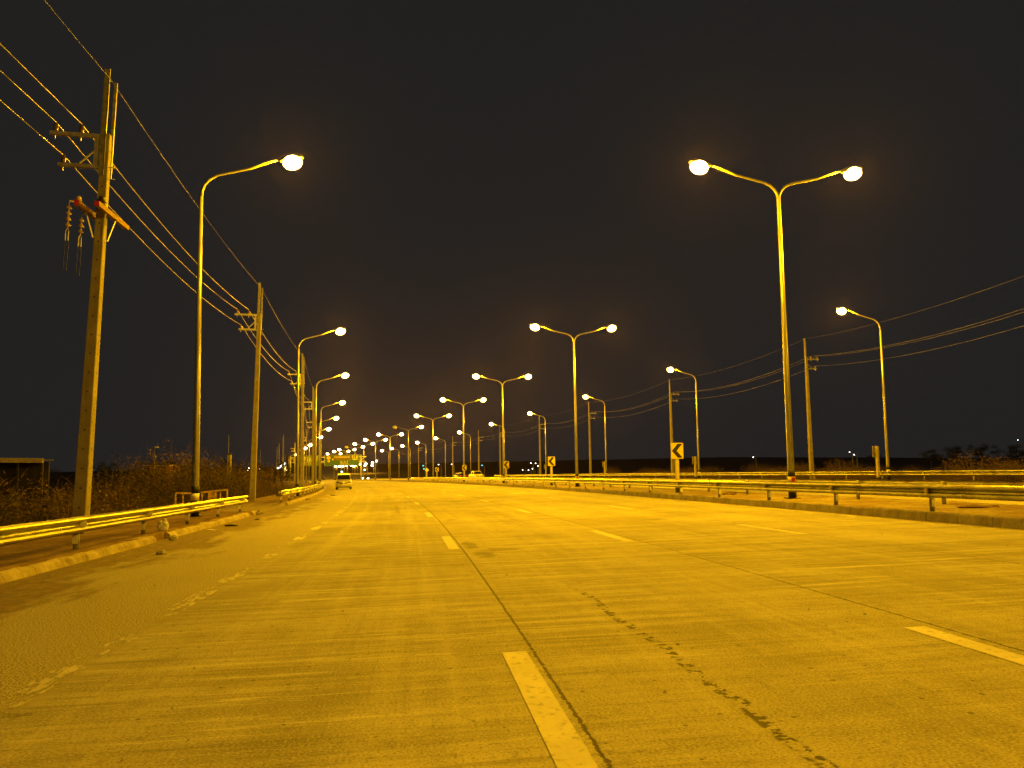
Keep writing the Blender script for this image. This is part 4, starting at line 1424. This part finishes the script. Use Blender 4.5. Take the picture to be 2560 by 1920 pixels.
# ------------------------------------------------------------------ thickets and trees
def bush_mesh(name, seed, n, r, h, mat, leafy=.4, stems=1):
    rnd = random.Random(seed)
    mb = MB()
    def ribbon(pts, w):
        up = Vector((rnd.uniform(-1, 1), rnd.uniform(-1, 1), .2)).normalized()
        o = len(mb.v)
        for i, p in enumerate(pts):
            t = (pts[min(i + 1, len(pts) - 1)] - pts[max(i - 1, 0)])
            sd = t.cross(up)
            sd = sd.normalized() if sd.length > 1e-5 else Vector((1, 0, 0))
            ww = w * (1 - .8 * i / (len(pts) - 1))
            mb.v += [tuple(p - sd * ww), tuple(p + sd * ww)]
        for i in range(len(pts) - 1):
            a = o + 2 * i
            mb.f.append((a, a + 1, a + 3, a + 2))
    for k in range(n):
        a = rnd.random() * 2 * math.pi
        rr = r * math.sqrt(rnd.random())
        hh = h * (rnd.uniform(.45, 1.0)) * (1 - .35 * (rr / r) ** 2)
        base = Vector((.55 * rr * math.cos(a), .55 * rr * math.sin(a), -.05))
        tip = Vector((rr * math.cos(a) + rnd.uniform(-.25, .25), rr * math.sin(a) + rnd.uniform(-.25, .25), hh))
        mid = base.lerp(tip, .55) + Vector((rnd.uniform(-.2, .2), rnd.uniform(-.2, .2), rnd.uniform(-.05, .2)))
        q = base.lerp(mid, .5) + Vector((rnd.uniform(-.08, .08), rnd.uniform(-.08, .08), 0))
        ribbon([base, q, mid, tip], rnd.uniform(.006, .013))
        for _ in range(rnd.randint(3, 6)):
            t = rnd.uniform(.35, 1.0)
            p = mid.lerp(tip, t) if t > .5 else base.lerp(mid, t * 2)
            dr = Vector((rnd.gauss(0, 1), rnd.gauss(0, 1), rnd.uniform(-.6, 1.0))).normalized()
            e = p + dr * rnd.uniform(.12, .42)
            ribbon([p, p.lerp(e, .5) + Vector((rnd.uniform(-.04, .04), rnd.uniform(-.04, .04), .02)), e], rnd.uniform(.004, .008))
            if rnd.random() < leafy:
                l = rnd.uniform(.02, .05)
                c = e
                u = Vector((rnd.gauss(0, 1), rnd.gauss(0, 1), rnd.gauss(0, 1))).normalized() * l
                v = Vector((rnd.gauss(0, 1), rnd.gauss(0, 1), rnd.gauss(0, 1))).normalized() * l * .7
                mb.add([c - u, c + v, c + u, c - v], [(0, 1, 2, 3)])
    ob = mb.build(name, mat)
    return ob
bush_types = [bush_mesh('dry_bush', 100 + k, 150, 1.3 + .15 * k, 1.35 + .12 * k, M['twig' if k < 3 else 'twig_pale'], .5) for k in range(5)]
rb = random.Random(5)
used = set()
def put_bush(k, s, d, sc, zs, label, group, h=None):
    src = bush_types[k]
    if k in used:
        o = src.copy()
        COL.objects.link(o)
    else:
        o = src
        used.add(k)
    hh = ground_h(s, d) if h is None else h
    o.location = W(s, d, hh - .03)
    o.scale = (sc, sc, sc * zs)
    o.rotation_euler = (0, 0, rb.random() * 6.28)
    tag(o, label, 'bush', group)
    return o
for k in range(96):
    s = 8 + 150 * (rb.random() ** 1.25)
    d = -rb.uniform(12.0, 16.5) - (rb.random() ** 2) * 26
    put_bush(rb.randrange(5), s, d, rb.uniform(.8, 1.5), rb.uniform(.45, .8), 'dry leafless bush in the dark thicket behind the left guardrail', 'bushes of the left thicket')
for (s, d, sc, zs, k) in ((52, -13.2, 1.5, 1.2, 0), (56, -14, 1.7, 1.35, 2), (60, -13.6, 1.7, 1.5, 1), (62, -16, 2.0, 1.5, 3), (66, -14.5, 1.8, 1.55, 0), (72, -16, 1.9, 1.5, 2), (70, -19, 2.2, 1.5, 4), (76, -14.2, 1.7, 1.5, 3), (80, -17.5, 2.1, 1.5, 1), (85, -15.5, 1.8, 1.5, 0), (58, -17.5, 1.9, 1.3, 1), (65, -21, 2.2, 1.4, 2), (92, -14, 1.8, 1.4, 4), (75, -22, 2.3, 1.4, 1), (100, -15, 1.9, 1.4, 0), (48, -15, 1.5, 1.0, 2), (50, -18, 1.7, 1.05, 3)):
    put_bush(k, s, d, sc, zs, 'larger dry bush behind the second left utility pole and the railing', 'larger bushes by the second utility pole')
for k in range(46):
    s, d = rb.uniform(13, 36), -rb.uniform(12.0, 26.0)
    put_bush(rb.randrange(4), s, d, rb.uniform(1.0, 1.4), rb.uniform(.95, 1.3), 'dry leafless bush in the dark thicket behind the left guardrail', 'bushes of the left thicket')
for k in range(52):
    s = 36 + 120 * rb.random()
    d = rb.uniform(40, 56) + (s - 36) * .05
    put_bush(3 + rb.randrange(2), s, d, rb.uniform(.7, 1.15), rb.uniform(.7, 1.3), 'dry brown bush beyond the far right guardrail', 'bushes of the right thicket')
for k in range(26):
    s = rb.uniform(54, 125)
    put_bush(3 + rb.randrange(2), s, rb.uniform(36.5, 40.5), rb.uniform(.7, 1.1), rb.uniform(.5, .8), 'dry brown bush beyond the far right guardrail', 'bushes of the right thicket')
for (s, d, sc, zs, k) in ((52, 43, 1.25, 1.5, 4), (49.5, 44, 1.2, 1.35, 3), (47, 43, 1.1, 1.2, 4), (41, 42, 1.2, 1.4, 3), (38.5, 43, 1.15, 1.35, 4), (35.5, 41, 1.2, 1.3, 3), (33.5, 42, 1.2, 1.2, 4)):
    put_bush(k, s, d, sc, zs * .72, 'tall dry bush beyond the guardrail at the right picture edge', 'taller bushes at the right')

def tree_mesh(seed):
    rnd = random.Random(seed)
    t = thing('tree', (0, 0, 0), 0, '', 'tree')
    H = 6.5
    mb = MB()
    mb.tube([(0, 0, -.4), (.1, .05, H * .3), (.0, .15, H * .55), (.15, .1, H * .8)], [.22, .17, .11, .04], 7)
    for k in range(7):
        a = k * 2.4 + rnd.random()
        z0 = H * rnd.uniform(.3, .6)
        mb.tube([(0, .08, z0), (math.cos(a) * .9, math.sin(a) * .9, z0 + .8), (math.cos(a) * 1.9, math.sin(a) * 1.9, z0 + 1.5)], [.08, .05, .02], 5)
    mb.build('trunk', M['bark'], t)
    cr = MB()
    clumps = [(rnd.gauss(0, 1.3), rnd.gauss(0, 1.3), H * rnd.uniform(.45, 1.0), rnd.uniform(.6, 1.15)) for _ in range(22)]
    for cx, cy_, cz, r in clumps:
        for _ in range(150):
            v = Vector((rnd.gauss(0, 1), rnd.gauss(0, 1), rnd.gauss(0, .8)))
            v = v.normalized() * r * rnd.random() ** .4
            c = Vector((cx, cy_, cz)) + v
            l = rnd.uniform(.07, .15)
            u = Vector((rnd.gauss(0, 1), rnd.gauss(0, 1), rnd.gauss(0, 1))).normalized() * l
            w = Vector((rnd.gauss(0, 1), rnd.gauss(0, 1), rnd.gauss(0, 1))).normalized() * l * .6
            cr.add([c - u, c + w, c + u, c - w], [(0, 1, 2, 3)])
    cr.build('crown', M['leaf_dark'], t)
    return t
trees = [tree_mesh(300 + k) for k in range(3)]
tp = [(-62, 150, .9), (-56, 155, .75), (-70, 160, 1.0), (-50, 150, .8), (-78, 170, 1.0), (-92, 175, 1.05), (-44, 148, .8), (-100, 165, .9), (-112, 180, 1.0), (-66, 182, 1.05)]
for i, (x, y, sc) in enumerate(tp):
    o = trees[i] if i < 3 else copy_tree(trees[i % 3])
    gz, s, d = ground_under(x, y)
    o.location = (x, y, gz - .8)
    o.rotation_euler = (0, 0, i * 1.7)
    o.scale = (sc * 1.15, sc * 1.15, sc)
    tag(o, 'dark tree in the black tree line beyond the left field', 'tree', 'trees beyond the left field')
for i, (x, y, sc) in enumerate([(96, 178, .85), (103, 180, 1.0), (110, 182, 1.05), (117, 180, 1.0), (124, 182, .9), (132, 186, .85), (139, 182, .95), (147, 184, .9), (156, 186, 1.0), (165, 188, .9), (88, 190, .7)]):
    o = copy_tree(trees[i % 3])
    gz, s, d = ground_under(x, y)
    o.location = (x, y, gz - .4)
    o.rotation_euler = (0, 0, i * 2.3)
    o.scale = (sc * 1.1, sc * 1.1, sc * .72)
    tag(o, 'dark tree in the black tree line beyond the right thicket', 'tree', 'trees beyond the right field')

# ------------------------------------------------------------------ haze round the whole place
def haze():
    m = bpy.data.materials.new('haze')
    m.use_nodes = True
    nt = m.node_tree
    for n in list(nt.nodes):
        nt.nodes.remove(n)
    out = nt.nodes.new('ShaderNodeOutputMaterial')
    v = nt.nodes.new('ShaderNodeVolumePrincipled')
    v.inputs['Color'].default_value = (.95, .72, .60, 1)
    v.inputs['Density'].default_value = HAZE_DENSITY
    v.inputs['Anisotropy'].default_value = .84
    nt.links.new(v.outputs[0], out.inputs['Volume'])
    lo, hi = Vector((-620, -100, -30)), Vector((720, 960, 30))
    o = MB().box((lo + hi) / 2, hi - lo).build('haze', m)
    return tag(o, 'thin haze glowing around the lamps', 'haze', None, 'stuff')
haze()
